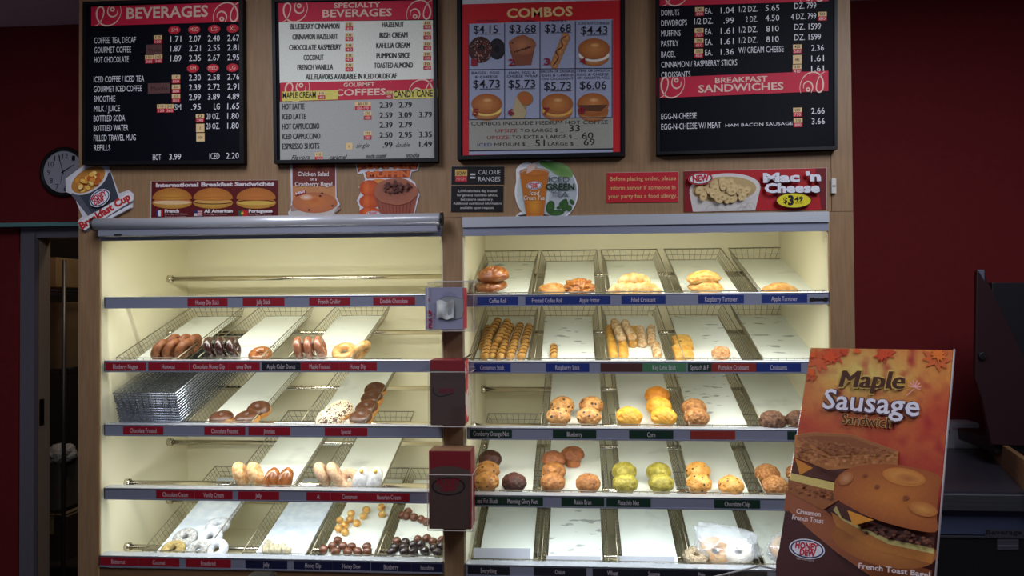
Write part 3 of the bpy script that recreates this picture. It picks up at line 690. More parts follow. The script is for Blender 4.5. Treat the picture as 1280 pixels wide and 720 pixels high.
# pastries
M_COF = food('coffee_roll_glaze', (150, 82, 30), (188, 116, 52), .3, .5, 26, coat=.4)
M_FRO = food('frosted_roll', (200, 140, 70), (214, 160, 92), .4, .3, 30)
M_FRI = food('apple_fritter', (150, 80, 26), (206, 136, 56), .3, .9, 34, coat=.4)
M_CRO = food('croissant_crust', (216, 152, 66), (238, 206, 150), .5, .4, 26)
M_TUR = food('turnover_crust', (214, 148, 60), (238, 194, 118), .5, .7, 44)
M_STK = food('cinnamon_stick_dough', (190, 138, 60), (214, 166, 92), .5, .2, 40)
M_STKY = food('yellow_stick_dough', (216, 156, 56), (232, 182, 88), .45, .3, 40)
M_STKP = food('sugared_stick_dough', (188, 138, 76), (232, 212, 178), .7, .5, 50)
M_SEAM = mat('cinnamon_seam', (96, 52, 22), .6)
M_SPI = food('spinach_pastry', (214, 152, 58), (232, 188, 104), .5, .6, 34, vor=((110, 92, 30), 26, .10))
def coffee_roll():
    n, k = 64, 26; vs = []; f = []; R = .060
    for i in range(k+1):
        t = i/k
        for j in range(n):
            u = 2*math.pi*j/n; rr = R*t*(1+.05*math.sin(3*u)+.02*math.sin(7*u))
            ph = (t*3.2+u/(2*math.pi)) % 1.0
            z = .030*(1-.55*t*t)+.009*abs(math.sin(math.pi*ph))
            if i == k: z = .004
            vs.append((rr*math.cos(u), rr*math.sin(u), z))
    for i in range(k):
        for j in range(n): f.append((i*n+j, i*n+(j+1) % n, (i+1)*n+(j+1) % n, (i+1)*n+j))
    f.append(tuple(k*n+j for j in range(n)))
    return MB().add(vs, f).mesh('roll', True)
GP = 'pastries on the top shelf'
for x, y, t, lf, ti, h in ((614,356,'under the other one',0,12,.022),(617,341,'resting on top',.040,14,.02)):
    o = good('coffee_roll', [('coffee_roll', cached(('cof',), coffee_roll, M_COF))], 'big glazed coffee roll above the Coffee Roll tag, '+t, 'pastry', GP)
    q = at(x, y, .135); o.matrix_world = Matrix.Translation(q+Vector((0, 0, -.018))) @ Matrix.Rotation(TILT+rad(ti-14), 4, 'X') @ Matrix.Rotation(rad(60*lf*25), 4, 'Z') @ Matrix.Rotation(rad(-6), 4, 'Y')
o = good('frosted_roll', [('frosted_roll', cached(('fro',), coffee_roll, M_FRO))], 'flat frosted roll above the Frosted Coffee Roll tag', 'pastry', GP); place(o, 691, 362, 'R1', .016, 20, Matrix.Scale(.85, 4))
o = good('apple_fritter', [('apple_fritter', cached(('fri',), lambda: blob(.052, .048, .030, .42, 3.2, 2, 5, .5), M_FRI))], 'lumpy brown apple fritter above the Apple Fritter tag', 'pastry', GP); place(o, 724, 358, 'R1', .024)
def croissant():
    mb = MB(); pts = []; rs = []
    for k in range(29):
        t = -1+k/14; pts.append((.060*math.sin(t*1.25), .024*math.cos(t*1.5)-.02, .024-.006*t*t))
        rs.append(max(.004, .027*(1-abs(t)**2.2*.75)*(1+.07*math.cos(t*16))))
    mb.tube(pts, rs, 16); return mb.mesh('croissant', True)
for x, y, sp, t, lf in ((779,364,15,'front, nearer the Apple Fritter tray',0),(806,364,-15,'front, nearer the turnovers',0),(792,356,5,'lying over the front two',.012)):
    o = good('croissant', [('croissant', cached(('cro',), croissant, M_CRO))], 'powdered filled croissant, '+t, 'pastry', GP); place(o, x, y, 'R1', .024, sp, None, lf)
def turnover():
    def sh(c):
        y = c.y
        return Vector((c.x*1.0, (y if y > 0 else y*.35), c.z*(1-.35*abs(c.x))))
    return blob(.062, .052, .027, .14, 3, 5, 4, .6, sh)
for x, y, sp, t, lf in ((882,358,-4,'under',0),(880,347,8,'on top',.030)):
    o = good('turnover', [('turnover', cached(('tur',), turnover, M_TUR))], 'golden half moon turnover above Raspberry Turnover, the one '+t, 'pastry', GP)
    q = at(x, y, .15); o.matrix_world = Matrix.Translation(q+Vector((0, 0, -.016))) @ Matrix.Rotation(TILT+.25, 4, 'X') @ Matrix.Rotation(rad(sp), 4, 'Z')
o = good('turnover', [('turnover', cached(('tur',), turnover, M_TUR))], 'pale golden turnover alone above the Apple Turnover tag', 'pastry', GP); place(o, 975, 363, 'R1', .016, -6)
def stick(p0, p1, s, crop, m, label, seam=True, r=.0155, h=.015, lift=0, group='twisted pastry sticks on the second shelf'):
    A = floor_pt(crop[0]+p0[0]/crop[2], crop[1]+p0[1]/crop[2], s, h+lift); B = floor_pt(crop[0]+p1[0]/crop[2], crop[1]+p1[1]/crop[2], s, h+lift)
    ax = B-A; L = ax.length; R3 = ax.to_track_quat('Z', 'Y').to_matrix().to_4x4()
    mb = MB(); n = 16; k = max(14, int(L/.005)); vs = []; f = []; pit = 2*math.pi/.072
    for i in range(k+1):
        z = L*i/k; e = min(1, .55+min(i, k-i)*.25)
        for j in range(n):
            u = 2*math.pi*j/n; q = abs(math.sin((u-z*pit)*1.0)); rr = r*e*(.80+.30*q**.6)
            vs.append((rr*math.cos(u), rr*math.sin(u), z))
    for i in range(k): f += [(i*n+j, i*n+(j+1) % n, (i+1)*n+(j+1) % n, (i+1)*n+j) for j in range(n)]
    f += [tuple(range(n))[::-1], tuple(k*n+j for j in range(n))]
    o = mb.add(vs, f).obj('pastry_stick', m, None, True); tag(o, label, 'pastry', group)
    if seam:
        sm = MB()
        for ph in (0, math.pi): sm.tube([(.90*r*math.cos(z*pit+ph), .90*r*math.sin(z*pit+ph), z) for z in [L*(.04+.92*i/(k*2)) for i in range(k*2+1)]], .0023, 5)
        sm.obj('cinnamon_seam', M_SEAM, o)
    o.matrix_world = Matrix.Translation(A) @ R3
    return o
ZS = (590, 385, 10.29)
CS = 'twisted cinnamon stick above the Cinnamon Stick tag, '
for p0, p1, lf, t in (((245,640),(300,470),0,'half buried in the front row'),((160,640),(222,330),.012,'front row, nearest the acrylic holder'),((355,640),(425,440),.004,'front row, third from the acrylic holder'),
    ((480,640),(550,450),.004,'front row, second from the Raspberry tray'),((625,640),(695,430),.004,'front row, next to the Raspberry tray'),((140,520),(215,250),0,'low against the tray side'),
    ((390,460),(500,225),0,'rear row, lying under the crossing one'),((530,460),(622,215),0,'rear row, third from the tray side'),((670,450),(738,230),0,'rear row, next to the Raspberry tray'),
    ((200,390),(340,155),.016,'rear row, nearest the acrylic holder'),((325,430),(458,170),.022,'crossing on top of the heap')):
    stick(p0, p1, 'R2', ZS, M_STK, CS+t, lift=lf)
stick((620/5.12*10.29-20*10.29+0*1, 0), (1, 1), 'R2', ZS, M_STK, 'x') if False else None
stick((622, 340), (626, 268), 'R2', (570, 380, 5.12), M_STK, 'short twisted stick alone above the Raspberry Stick tag', r=.014)
ZK = (740, 385, 10.29)
FS = 'stick pastry above Key Lime Stick, '
for p0, p1, m, lf, t in (((275,625),(245,400),M_STKY,0,'golden, front, outermost'),((412,625),(390,440),M_STKY,0,'golden, front, second'),((230,390),(215,250),M_STK,0,'tan, low at the rear beside the tray side'),
    ((530,490),(522,260),M_STK,0,'tan, half hidden under the crossing sticks'),((390,415),(285,175),M_STKP,.022,'sugared, crossing on top of the golden ones'),((525,400),(412,185),M_STKP,.022,'sugared, second crossing one'),
    ((655,490),(608,255),M_STKP,0,'sugared, in the middle of the tray'),((772,470),(758,250),M_STKP,0,'sugared, rear, next to the Spinach tray'),((850,625),(815,470),M_STKP,0,'pale, front, next to the Spinach tray')):
    stick(p0, p1, 'R2', ZK, m, FS+t, seam=False, lift=lf, r=.0165)
def brick():
    mb = MB(); n = 12; 
    return blob(.034, .046, .017, .10, 3.5, 7, 4, .3, lambda c: Vector((max(-.8, min(.8, c.x*1.15))/.8, max(-.85, min(.85, c.y*1.15))/.85, c.z)))
for x, y, t, tl in ((853,441,'front',0),(853,430,'rear',.004)):
    o = good('spinach_pastry', [('spinach_pastry', cached(('bri',), brick, M_SPI))], 'golden folded spinach pastry, %s of two overlapping' % t, 'pastry', 'savoury pastries'); place(o, x, y, 'R2', .016, 4, Matrix.Rotation(rad(10), 4, 'X'), tl)
o = good('pumpkin_croissant', [('pumpkin_croissant', cached(('pc',), lambda: blob(.033, .030, .026, .16, 3, 9, 4, .3), food('sugar_pumpkin_crust', (206, 128, 60), (238, 200, 156), .6, .7, 60)))], 'small round sugared pastry above the Pumpkin Croissant tag', 'pastry', 'savoury pastries'); place(o, 901, 443, 'R2', .020)

# bagels in clear bags
M_BAG = food('plain_bagel', (216, 152, 72), (232, 184, 116), .4, .2, 20)
M_SEED = food('seeded_bagel', (150, 122, 92), (226, 208, 178), .7, 1.0, 110)
def bag_film(rx, ry, rz, seed, neck):
    bm = bmesh.new(); bmesh.ops.create_icosphere(bm, subdivisions=5, radius=1)
    for v in bm.verts:
        c = v.co.copy(); q = noise.noise(c*2.1+Vector((seed, 0, 3)))*.22 + abs(noise.noise(c*5.5+Vector((seed, 2, 1))))*.20 + abs(noise.noise(c*12+Vector((seed, 5, 1))))*.06
        c *= 1+q-.12
        pull = max(0, c.dot(Vector(neck))-.25); c += Vector(neck)*pull*1.2; c -= (c-Vector(neck)*c.dot(Vector(neck)))*min(.6, pull*.8)
        v.co = Vector((c.x*rx, c.y*ry, max(c.z, -.75)*rz+.75*rz))
    me = bpy.data.meshes.new('film'); bm.to_mesh(me); bm.free()
    for p in me.polygons: p.use_smooth = True
    return me
def bagged(px, py, s, rx, ry, rz, seed, neck, label):
    me = bag_film(rx, ry, rz, seed, neck); o = link('plastic_bag', me, BAGM); tag(o, label, 'bag', 'clear bags of bagels'); place(o, px, py, s, rz*.75, 0, None, .004); return o
bagged(908, 684, 'R5', .118, .085, .060, 3, (-.45, .55, .5), 'crumpled clear plastic bag of bagels above the Plain tag')
bagged(988, 690, 'R5', .09, .08, .052, 8, (.2, .6, .5), 'clear plastic bag partly hidden behind the tall sandwich sign')
def bagel(px, py, s, m, label, h, tilt=0, sc=1): 
    o = good('bagel', [('bagel', cached(('bagel',), lambda: ring(.034, .022, .85, .05, 2), m))], label, 'bagel', 'bagels in the bags'); return place(o, px, py, s, h, 0, Matrix.Rotation(rad(tilt), 4, 'X') @ Matrix.Scale(sc, 4), .012)
bagel(870, 701, 'R5', M_SEED, 'seeded bagel half out of the clear bag above the Plain tag', .014, 0, .85)
bagel(893, 688, 'R5', M_BAG, 'golden plain bagel inside the clear bag above the Plain tag', .03, 30, 1)
bagel(922, 690, 'R5', mat('cut_bagel', (238, 226, 206), .8), 'pale cut bagel inside the clear bag above the Plain tag', .03, 20, 1)
bagel(980, 686, 'R5', M_BAG, 'golden bagel in the bag beside the tall sandwich sign', .03, 10, 1)
# folded front strips of paper on the bottom shelf
for i, (x0, x1, t) in enumerate(((592,663,'above the Everything tag'),(683,751,'above the Onion tag'),(771,843,'above the Sesame tag'))):
    y = (692, 699, 700)[i]; q = at((x0+x1)/2, y, .085); hw = (at(x1, y, .085).x-at(x0, y, .085).x)/2; hh = (.019, .011, .013)[i]
    o = tag(MB().box(-hw, hw, -.0004, .0004, -hh, hh).obj('paper_strip', mat('grey_paper_strip', (176, 178, 186), .6)), 'folded grey paper strip standing at the tray front '+t, 'paper', 'folded strips'); o.location = q; o.rotation_euler = (rad(-18), rad(-.6), 0)

# ------------------------------------------------------------------ roller blind
q0, q1 = at(119, 277, -.045), at(551, 277.5, -.045)
rb = empty('roller_blind', ((q0.x+q1.x)/2, -.045, (q0.z+q1.z)/2), 'rolled up silver blind across the top of the doughnut bay', 'blind'); hw = (q1.x-q0.x)/2
MB().tube([(-hw, 0, 0), (hw, 0, 0)], .0215, 20).obj('housing', mat('silver_housing', (226, 228, 236), .3, .4), rb, True)
MB().box(-hw+.012, hw-.012, -.006, .02, -.045, -.018).obj('hem_bar', mat('grey_hem', (150, 153, 168), .4, .3), rb, bevel=.003)
for sg in (-1, 1): MB().tube([(sg*hw, 0, 0), (sg*(hw+.008), 0, 0)], .024, 16).obj('end_cap', BLK, rb, True)
MB().box(-hw+.078, -hw+.105, -.010, -.005, -.043, -.037).obj('latch', BLK, rb)
MB().box(-hw+.01, -hw+.05, .0, .044, -.03, -.012).box(hw-.05, hw-.01, .0, .044, -.03, -.012).obj('bracket', STEEL, rb)

# ------------------------------------------------------------------ menu boards
WALLP = lambda d: Plane((0, d, 0), (0, -1, 0))
WHT = (232, 232, 238); PINK = (232, 196, 180); REDH = (196, 30, 62); TAN = (226, 194, 140); DK = (24, 22, 26); CALR = (190, 34, 48)
BD = .030
def board(name, crop, outer, label, inner_mat=None, inner=None, frame=14):
    pl = WALLP(0); a = Art(pl, crop, 0); q = [a.w(*p) for p in outer]; c = sum(q, Vector())/4
    o = empty(name, (0, 0, 0), label, 'menu board', 'menu boards')
    MB().prism(q, (0, -BD, 0)).obj('backing', FACEB, o)
    fm = MB()
    ctr = (sum(p[0] for p in outer)/4, sum(p[1] for p in outer)/4)
    inn = [(p[0]+(frame if p[0] < ctr[0] else -frame), p[1]+(frame if p[1] < ctr[1] else -frame)) for p in outer]
    for i in range(4):
        j = (i+1) % 4; fm.prism([a.w(*outer[i]), a.w(*outer[j]), a.w(*inn[j]), a.w(*inn[i])], (0, -BD-.008, 0))
    fm.obj('frame', BLACK, o)
    return o, WALLP(-BD)
SW1 = [(.02,1.0),(.18,.88),(.32,.55),(.36,.2),(.28,.02),(.15,.08),(.09,.35),(.13,.65),(.28,.92),(.5,1.0),(.74,.9),(.92,.65),(1.0,.3),(.97,.0)]
SW2 = [(.56,.0),(.5,.25),(.56,.47),(.7,.55),(.84,.44),(.86,.22)]
def smooth(pts, n=5):
    out = []
    for i in range(len(pts)-1):
        p = [Vector(pts[max(0, min(len(pts)-1, i+k))]) for k in (-1, 0, 1, 2)]
        for j in range(n):
            t = j/n; out.append(tuple(.5*((2*p[1])+(p[2]-p[0])*t+(2*p[0]-5*p[1]+4*p[2]-p[3])*t*t+(3*p[1]-p[0]-3*p[2]+p[3])*t**3)))
    return out+[tuple(pts[-1])]
def header(o, pl, crop, quad, texts, sl, sw=110, off=.0012, swirl=True):
    a = Art(pl, crop, off); a.poly(quad, REDH); hb = a.build('header_banner', o)
    (x0, y0), (x1, y1), (x2, y2), (x3, y3) = quad; h = y3-y0
    if swirl:
        for sd in (0, 1):
            b = Art(pl, crop, off+.0004)
            def mp(p):
                u, v = p
                x = (x0+12+u*sw) if not sd else (x1-12-u*sw); vv = v if not sd else 1-v
                return (x, y0+(x-x0)*sl+vv*h)
            for c in (SW1, SW2):
                s_ = smooth([mp(p) for p in c]); k = len(s_); b.line(s_, [2.2+4.5*math.sin(math.pi*min(1, i/k*1.1)) for i in range(k)], PINK)
            cx, cy = mp((.68, .16)); b.ell(cx, cy, 10, 10, PINK).ell(cx, cy, 4, 4, REDH)
            b.build('swirl', hb)
    t = Art(pl, crop, off+.0005)
    for body, a0, a1, y, cap in texts: t.text(body, a0, a1, y, cap, PINK, sl, .022)
    t.build('lettering', hb)
    return hb
def sticker(o, pl, crop, cx, cy, top='', bot='', w=34, h=34, off=.0016, sl=-.02):
    a = Art(pl, crop, off); a.poly([(cx-w/2, cy-h/2), (cx+w/2, cy-h/2+sl*w), (cx+w/2, cy+h/2+sl*w), (cx-w/2, cy+h/2)], TAN)
    if bot: a.poly([(cx-w/2, cy), (cx+w/2, cy+sl*w), (cx+w/2, cy+h/2+sl*w), (cx-w/2, cy+h/2)], CALR)
    if bot:
        a.text(top, cx-w*.3, cx+w*.3, cy-h*.1, h*.32, DK, sl); a.text(bot, cx-w*.36, cx+w*.36, cy+h*.42, h*.32, (240, 200, 200), sl)
    elif top: a.text(top, cx-w*.08*len(top), cx+w*.08*len(top), cy+h*.2, h*.36, DK, sl)
    return a.build('calorie_sticker', o)
def rows(o, pl, crop, lst, cap, col, sl, off=.0014, ref=0, bold=-.002):
    for y, items in lst:
        for it in items:
            a = Art(pl, crop, off)
            body, x0, x1 = it[:3]; yy = it[3] if len(it) > 3 else y+sl*(x0-ref)
            for dx in ((-1.2, 1.2) if col[0] < 100 else (0,)): a.text(body, x0+dx, x1+dx, yy, cap, col if col[0] > 100 else (22, 20, 26), sl, bold)
            a.build('price' if body.replace('.', '').isdigit() else 'menu_line', o)
C1 = (100, 0, 3.2739)
b1, P1 = board('menu_board', C1, [(36,22),(681,4),(685,676),(34,681)], 'black beverages menu board with red swirl header, beside the wall clock')
header(b1, P1, C1, [(46,28),(667,8),(667,88),(46,107)], [('BEVERAGES', 190, 524, 77, 44)], -.031)
X4 = [(370,414),(446,494),(523,572),(603,652)]
def pr(*v): return [(t, *X4[4-len(v)+i]) for i, t in enumerate(v)]
rows(b1, P1, C1, [
 (178, [('COFFEE, TEA, DECAF',58,228)]+pr('1.71','2.07','2.40','2.67')), (217, [('GOURMET COFFEE',58,209)]+pr('1.87','2.21','2.55','2.81')),
 (257, [('HOT CHOCOLATE',58,199)]+pr('1.89','2.35','2.67','2.95')), (337, [('ICED COFFEE / ICED TEA',56,262)]+pr('2.30','2.58','2.76')),
 (377, [('GOURMET ICED COFFEE',56,253)]+pr('2.39','2.72','2.91')), (417, [('SMOOTHIE',57,144)]+pr('2.99','3.89','4.89')),
 (457, [('MILK / JUICE',57,163),('SM',387,413),('.95',455,494),('LG',548,572),('1.65',603,652)]), (497, [('BOTTLED SODA',56,184),('20 OZ.',517,571),('1.80',603,650)]),
 (537, [('BOTTLED WATER',56,197),('20 OZ.',517,571),('1.80',603,650)]), (577, [('FILLED TRAVEL MUG',56,228)]), (617, [('REFILLS',57,124)]),
 (660, [('HOT',298,331),('3.99',365,413),('ICED',530,571),('2.20',598,650)])], 24, WHT, -.019, ref=56)
for t, x, y in (('SM',386,123),('MED',467,121),('LG',549,119),('XL',625,117),('SM',462,280),('MED',544,279),('LG',624,277)):
    a = Art(P1, C1, .0014); a.ell(x, y, 25, 17, (190, 30, 50), rot=-4); a.text(t, x-6*len(t), x+6*len(t), y+7, 15, PINK, -.02, -.004); a.build('size_badge', b1)
for x, y, t, b in ((319,162,'10','100'),(283,243,'150','360'),(320,241,'140','340'),(393,324,'10','150'),(393,364,'20','180'),(393,403,'310','1010'),(332,444,'110','120'),(367,444,'240','360'),(491,484,'0','290'),(492,524,'0',''),(493,562,'100','')):
    sticker(b1, P1, C1, x, y, t, b)
for x, y, w_, h_ in ((304,203,66,40),(323,362,90,42)):
    a = Art(P1, C1, .0016); a.box(x-w_/2, y-h_/2, x+w_/2, y+h_/2, (96, 62, 60), -2); a.text('Mocha', x-w_*.36, x+w_*.40, y+8, 16 if h_ > 41 else 11, DK, -.02, .0); a.build('flavour_sticker', b1)

C2 = (330, 0, 3.348)
b2, P2 = board('menu_board', C2, [(47,9),(727,-3),(735,683),(57,691)], 'white specialty beverages menu board with two red headers and yellow strips')
a = Art(P2, C2, .001); a.poly([(62,92),(709,84),(709,335),(66,348)], (228,230,218)); a.build('white_insert', b2)
a = Art(P2, C2, .001); a.poly([(66,426),(720,410),(720,668),(68,681)], (168,168,164)); a.build('grey_insert', b2)
header(b2, P2, C2, [(60,13),(719,0),(720,80),(62,93)], [('SPECIALTY',292,487,33,20),('BEVERAGES',245,535,72,30)], -.02)
h2 = header(b2, P2, C2, [(68,346),(727,330),(727,410),(68,425)], [('GOURMET',333,463,363,16),('COFFEES',296,510,401,26)], -.022)
ROW2 = [(122,'BLUEBERRY CINNAMON',112,315,'HAZELNUT',495,585),(166,'CINNAMON HAZELNUT',119,308,'IRISH CREAM',484,600),(210,'CHOCOLATE RASPBERRY',105,322,'KAHLUA CREAM',470,610),
  (252,'COCONUT',166,249,'PUMPKIN SPICE',471,610),(293,'FRENCH VANILLA',140,288,'TOASTED ALMOND',461,622)]
rows(b2, P2, C2, [(y, [(l, x0, x1, y), (r, u0, u1, y-8)]) for y, l, x0, x1, r, u0, u1 in ROW2]+[(333, [('ALL FLAVORS AVAILABLE IN ICED OR DECAF',175,555)])], 22, (40,38,44), -.012, ref=175)
for y, *_ in ROW2: sticker(b2, P2, C2, 356, y-11, '10', '40', 32, 34); sticker(b2, P2, C2, 683, y-17, '10', '40', 32, 34)
for q, t, x0, x1, y, cp in (([(75,384),(310,377),(310,416),(75,424)],'MAPLE CREAM',78,217,412,24),([(537,381),(727,370),(727,409),(540,416)],'CANDY CANE',541,706,408,27)):
    a = Art(P2, C2, .0026); a.poly(q, (214,200,96)); a.text(t, x0, x1, y, cp, DK, -.03, .02); a.build('flavour_strip', b2)
sticker(b2, P2, C2, 241, 399, '10', '40', 30, 32, off=.0034); sticker(b2, P2, C2, 522, 396, '10', '40', 26, 30, off=.0024)
Q = [(484,537),(565,618),(650,702)]
rows(b2, P2, C2, [(458, [('HOT LATTE',77,169),('2.39',*Q[0]),('2.79',*Q[1])]),(500, [('ICED LATTE',77,175),('2.59',*Q[0]),('3.09',*Q[1]),('3.79',*Q[2])]),(541, [('HOT CAPPUCCINO',77,231),('2.39',*Q[0]),('2.79',*Q[1])]),
  (583, [('ICED CAPPUCCINO',77,235),('2.50',*Q[0]),('2.95',*Q[1]),('3.35',*Q[2])]),(624, [('ESPRESSO SHOTS',77,231),('.99',497,537),('1.49',650,702)])], 23, (40,38,44), -.015, ref=77)
a = Art(P2, C2, .0014)
for t, x0, x1, y in (('single',385,438,618),('double',550,608,616),('Flavors',115,190,668),('caramel',272,342,667),('mocha caramel',425,508,662),('mocha',593,648,659)): a.text(t, x0, x1, y, 18, (40,38,44), -.03, .004, .35)
a.build('menu_line', b2)
for x, y, t, b in ((414,444,'80-130','150-190'),(434,484,'170','400'),(434,567,'170','380'),(229,655,'110','250')): sticker(b2, P2, C2, x, y, t, b, 66 if '-' in t else 32, 34)
sticker(b2, P2, C2, 356, 612, '0', '', 28, 28)

C3 = (560, 0, 3.348)
b3, P3 = board('menu_board', C3, [(43,-30),(738,-46),(739,660),(45,675)], 'combos menu board with eight food pictures and a red border', frame=16)
a = Art(P3, C3, .0008); a.poly([(61,-14),(721,-30),(721,0),(61,18)], (190,190,196)); a.poly([(61,18),(722,0),(722,648),(62,659)], (186,30,36)); rp = a.build('red_panel', b3)
a = Art(P3, C3, .0018); a.text('COMBOS', 246, 522, 75, 37, (226,190,130), -.036, .03); a.build('lettering', rp)
a = Art(P3, C3, .0016); a.poly([(87,100),(690,80),(690,640),(88,648)], (152,158,182)); a.poly([(88,627),(690,618),(690,627),(88,634)], (40,40,56)); a.build('white_insert', b3)
a = Art(P3, C3, .0021); a.poly([(88,501),(686,492),(686,620),(88,628)], (150,150,140)); a.build('beige_insert', b3)
a = Art(P3, C3, .0024)
for x in (87,237,385,533,687): a.line([(x,102-.032*(x-87)),(x,500-.015*(x-87))], 3, (50,52,70))
a.line([(87,291),(688,285)], 3, (50,52,70)); a.line([(88,500),(687,491)], 3, (50,52,70)); a.build('grid_lines', b3)
def txt3(lst, col, cap, name='menu_line', bold=.0):
    for t, x0, x1, y in lst: a = Art(P3, C3, .0030); a.text(t, x0, x1, y, cap, col, -.012, bold, lay=False); a.build('price' if t[0] == '$' else name, b3)
txt3([('$4.15',107,208,140),('$3.68',257,368,137),('$3.68',405,515,135),('$4.43',556,667,144)], DK, 33, bold=.004)
txt3([('$4.73',105,217,368),('$5.73',253,365,368),('$5.73',402,515,377),('$6.06',552,663,373)], DK, 33, bold=.004)
txt3([('AND DONUT',120,210,92),('AND MUFFIN',262,362,93),('PASTRY',424,498,92),('CREAM CHEESE',546,676,103)], (50,50,70), 9)
txt3([('BAGEL, EGG',99,215,310),('& CHEESE',112,208,327),('HAM, EGG &',255,365,309),('CHEESE WRAP',245,377,324),('BACON OR SAUSAGE,',390,530,304),('EGG & CHEESE',393,525,320),('ON CROISSANT',392,525,335),('STEAK OR LINGUICA,',540,680,301),('EGG & CHEESE',541,673,317),('ON CIABATTA ROLL',541,678,331)], (44,44,62), 10)
a = Art(P3, C3, .0030)
for x0, x1, y in ((132,218,143),(283,370,139),(430,517,137),(582,668,147),(132,218,372),(280,366,371),(428,516,380),(578,664,376)): a.line([(x0,y),(x1,y-1)], 2, DK)
a.build('price_underline', b3)
txt3([('COMBOS INCLUDE MEDIUM HOT COFFEE',97,670,525)], DK, 15); txt3([('UPSIZE',198,290,554),('UPSIZE',163,255,583)], (150,30,50), 14); txt3([('ICED',123,184,613)], (40,60,130), 14)
txt3([('TO LARGE $ _ .',302,497,553),('TO EXTRA LARGE $ _ .',267,555,581),('MEDIUM $ _ .',194,360,612),('LARGE $ _ .',418,562,609)], DK, 14); txt3([('33',508,552,550),('60',560,608,581),('51',365,405,612),('69',568,614,608)], DK, 27, bold=.002)
BUN, BUNE, BRD = (188,124,66), (150,84,40), (204,160,104)
def pic(fn):
    a = Art(P3, C3, .0026); fn(a); a.build('food_picture', b3)
def _p1(a):
    a.ell(205,205,34,44,(52,42,48),(30,26,34)).ell(205,205,12,16,(20,18,24)); a.ell(136,208,50,55,(84,44,38),(60,32,30)).ell(140,198,13,13,(40,24,24))
    for k in range(70):
        u = random.uniform(0,6.28); q = random.uniform(.4,.95); a.line([(136+48*q*math.cos(u),208+52*q*math.sin(u)),(139+48*q*math.cos(u),210+52*q*math.sin(u))], 3, random.choice([(200,170,160),(180,90,80),(160,150,140)]))
def _p2(a):
    a.poly([(258,210),(362,205),(348,272),(280,275)], (126,74,54)); a.ell(311,190,56,42,(176,118,80),(140,84,58),wob=.04)
    for k in range(9): a.ell(270+k*9, 180+((k*37) % 40), 5, 3, (80,40,34), rot=k*40)
def _p3(a):
    for k in range(7): a.ell(445+k*8,270-k*19,16,20,(196,140,84),(160,104,60),rot=-25)
    a.line(smooth([(440,275),(462,240),(452,215),(478,195),(476,165),(496,150)]), 4, (70,36,28))
def bagelpic(a, cx, cy, rx, ry, mid):
    a.ell(cx, cy+ry*.55, rx*.95, ry*.62, BRD, BUNE); a.ell(cx, cy+ry*.42, rx*.98, ry*.42, mid); a.ell(cx, cy, rx, ry*.72, BUN, BUNE); a.ell(cx+rx*.05, cy-ry*.25, rx*.3, ry*.14, (214,170,116), BUN)
for fn in (_p1, _p2, _p3, lambda a: bagelpic(a,611,205,66,62,(220,216,206)), lambda a: bagelpic(a,162,435,64,60,(222,190,100)),
    lambda a: (a.poly([(262,495),(300,385),(335,400),(320,495),(290,500)], (150,130,96)), a.ell(322,412,34,30,(180,90,48),(150,100,50),rot=20), a.poly([(262,495),(285,400),(330,470),(318,496)], (176,158,120))),
    lambda a: bagelpic(a,457,435,66,62,(210,160,80)), lambda a: (bagelpic(a,607,435,66,64,(150,90,44)), a.poly([(545,440),(668,438),(640,466),(560,464)], (90,52,34)))): pic(fn)
a = Art(P3, C3, .0064)
for i, (x, y) in enumerate(((108,274),(265,274),(413,271),(563,268),(113,482),(262,482),(410,478),(558,476))): a.text(str(i+1), x-12, x+14, y, 27, (140,24,44), 0, .02, lay=False)
a.build('combo_number', b3)

C4 = (800, 0, 3.427)
b4, P4 = board('menu_board', C4, [(66,-62),(831,-84),(831,648),(68,671)], 'black doughnuts and breakfast sandwiches menu board nearest the red wall', frame=12)
header(b4, P4, C4, [(84,-55),(808,-78),(808,5),(84,26)], [], -.03); header(b4, P4, C4, [(69,333),(807,303),(807,390),(70,421)], [('BREAKFAST',322,546,356,22),('SANDWICHES',250,615,396,30)], -.036, off=.0022)
HW = lambda t, y: (t, 425, 503, y)
rows(b4, P4, C4, [(68, [('DONUTS',91,168,68),('EA.',279,310,60),('1.04',346,403,57),HW('1/2 DZ.',52),('5.65',537,597,47),('DZ. 799',662,755,38)]),
 (112, [('DEWDROPS',91,201,112),('1/2 DZ.',233,312,104),('.99',358,403,101),('2 DZ.',453,503,95),('4.50',537,597,90),('4 DZ. 799',647,755,84)]),
 (155, [('MUFFINS',91,174,156),('EA.',279,310,148),('1.61',346,402,145),HW('1/2 DZ.',140),('810',541,595,136),('DZ. 1599',662,775,128)]),
 (199, [('PASTRY',91,165,200),('EA.',279,310,193),('1.61',346,402,190),HW('1/2 DZ.',185),('810',541,595,181),('DZ. 1599',662,775,173)]),
 (245, [('BAGEL',91,152,246),('EA.',279,310,238),('1.36',346,402,235),('W/ CREAM CHEESE',422,616,228),('2.36',734,788,218)]),
 (289, [('CINNAMON / RASPBERRY STICKS',91,416,290),('1.61',734,788,263)]), (335, [('CROISSANTS',91,216,334),('1.61',734,788,307)]),
 (512, [('EGG-N-CHEESE',91,243,512),('2.66',734,791,488)]), (555, [('EGG-N-CHEESE W/ MEAT',91,347,556),('3.66',736,792,532)])], 25, WHT, -.033)
rows(b4, P4, C4, [(543, [('HAM BACON SAUSAGE',366,655,544)])], 13, WHT, -.033)
for x, y, t, b in ((255,50,'240','590'),(253,140,'420','725'),(253,184,'290','610'),(251,229,'330','460'),(781,70,'50','80'),(674,210,'420','560'),(674,255,'440',''),(673,296,'310','410'),(675,481,'200','770'),(677,526,'230','880')): sticker(b4, P4, C4, x, y, t, b, 38, 38, off=.0016, sl=-.03)

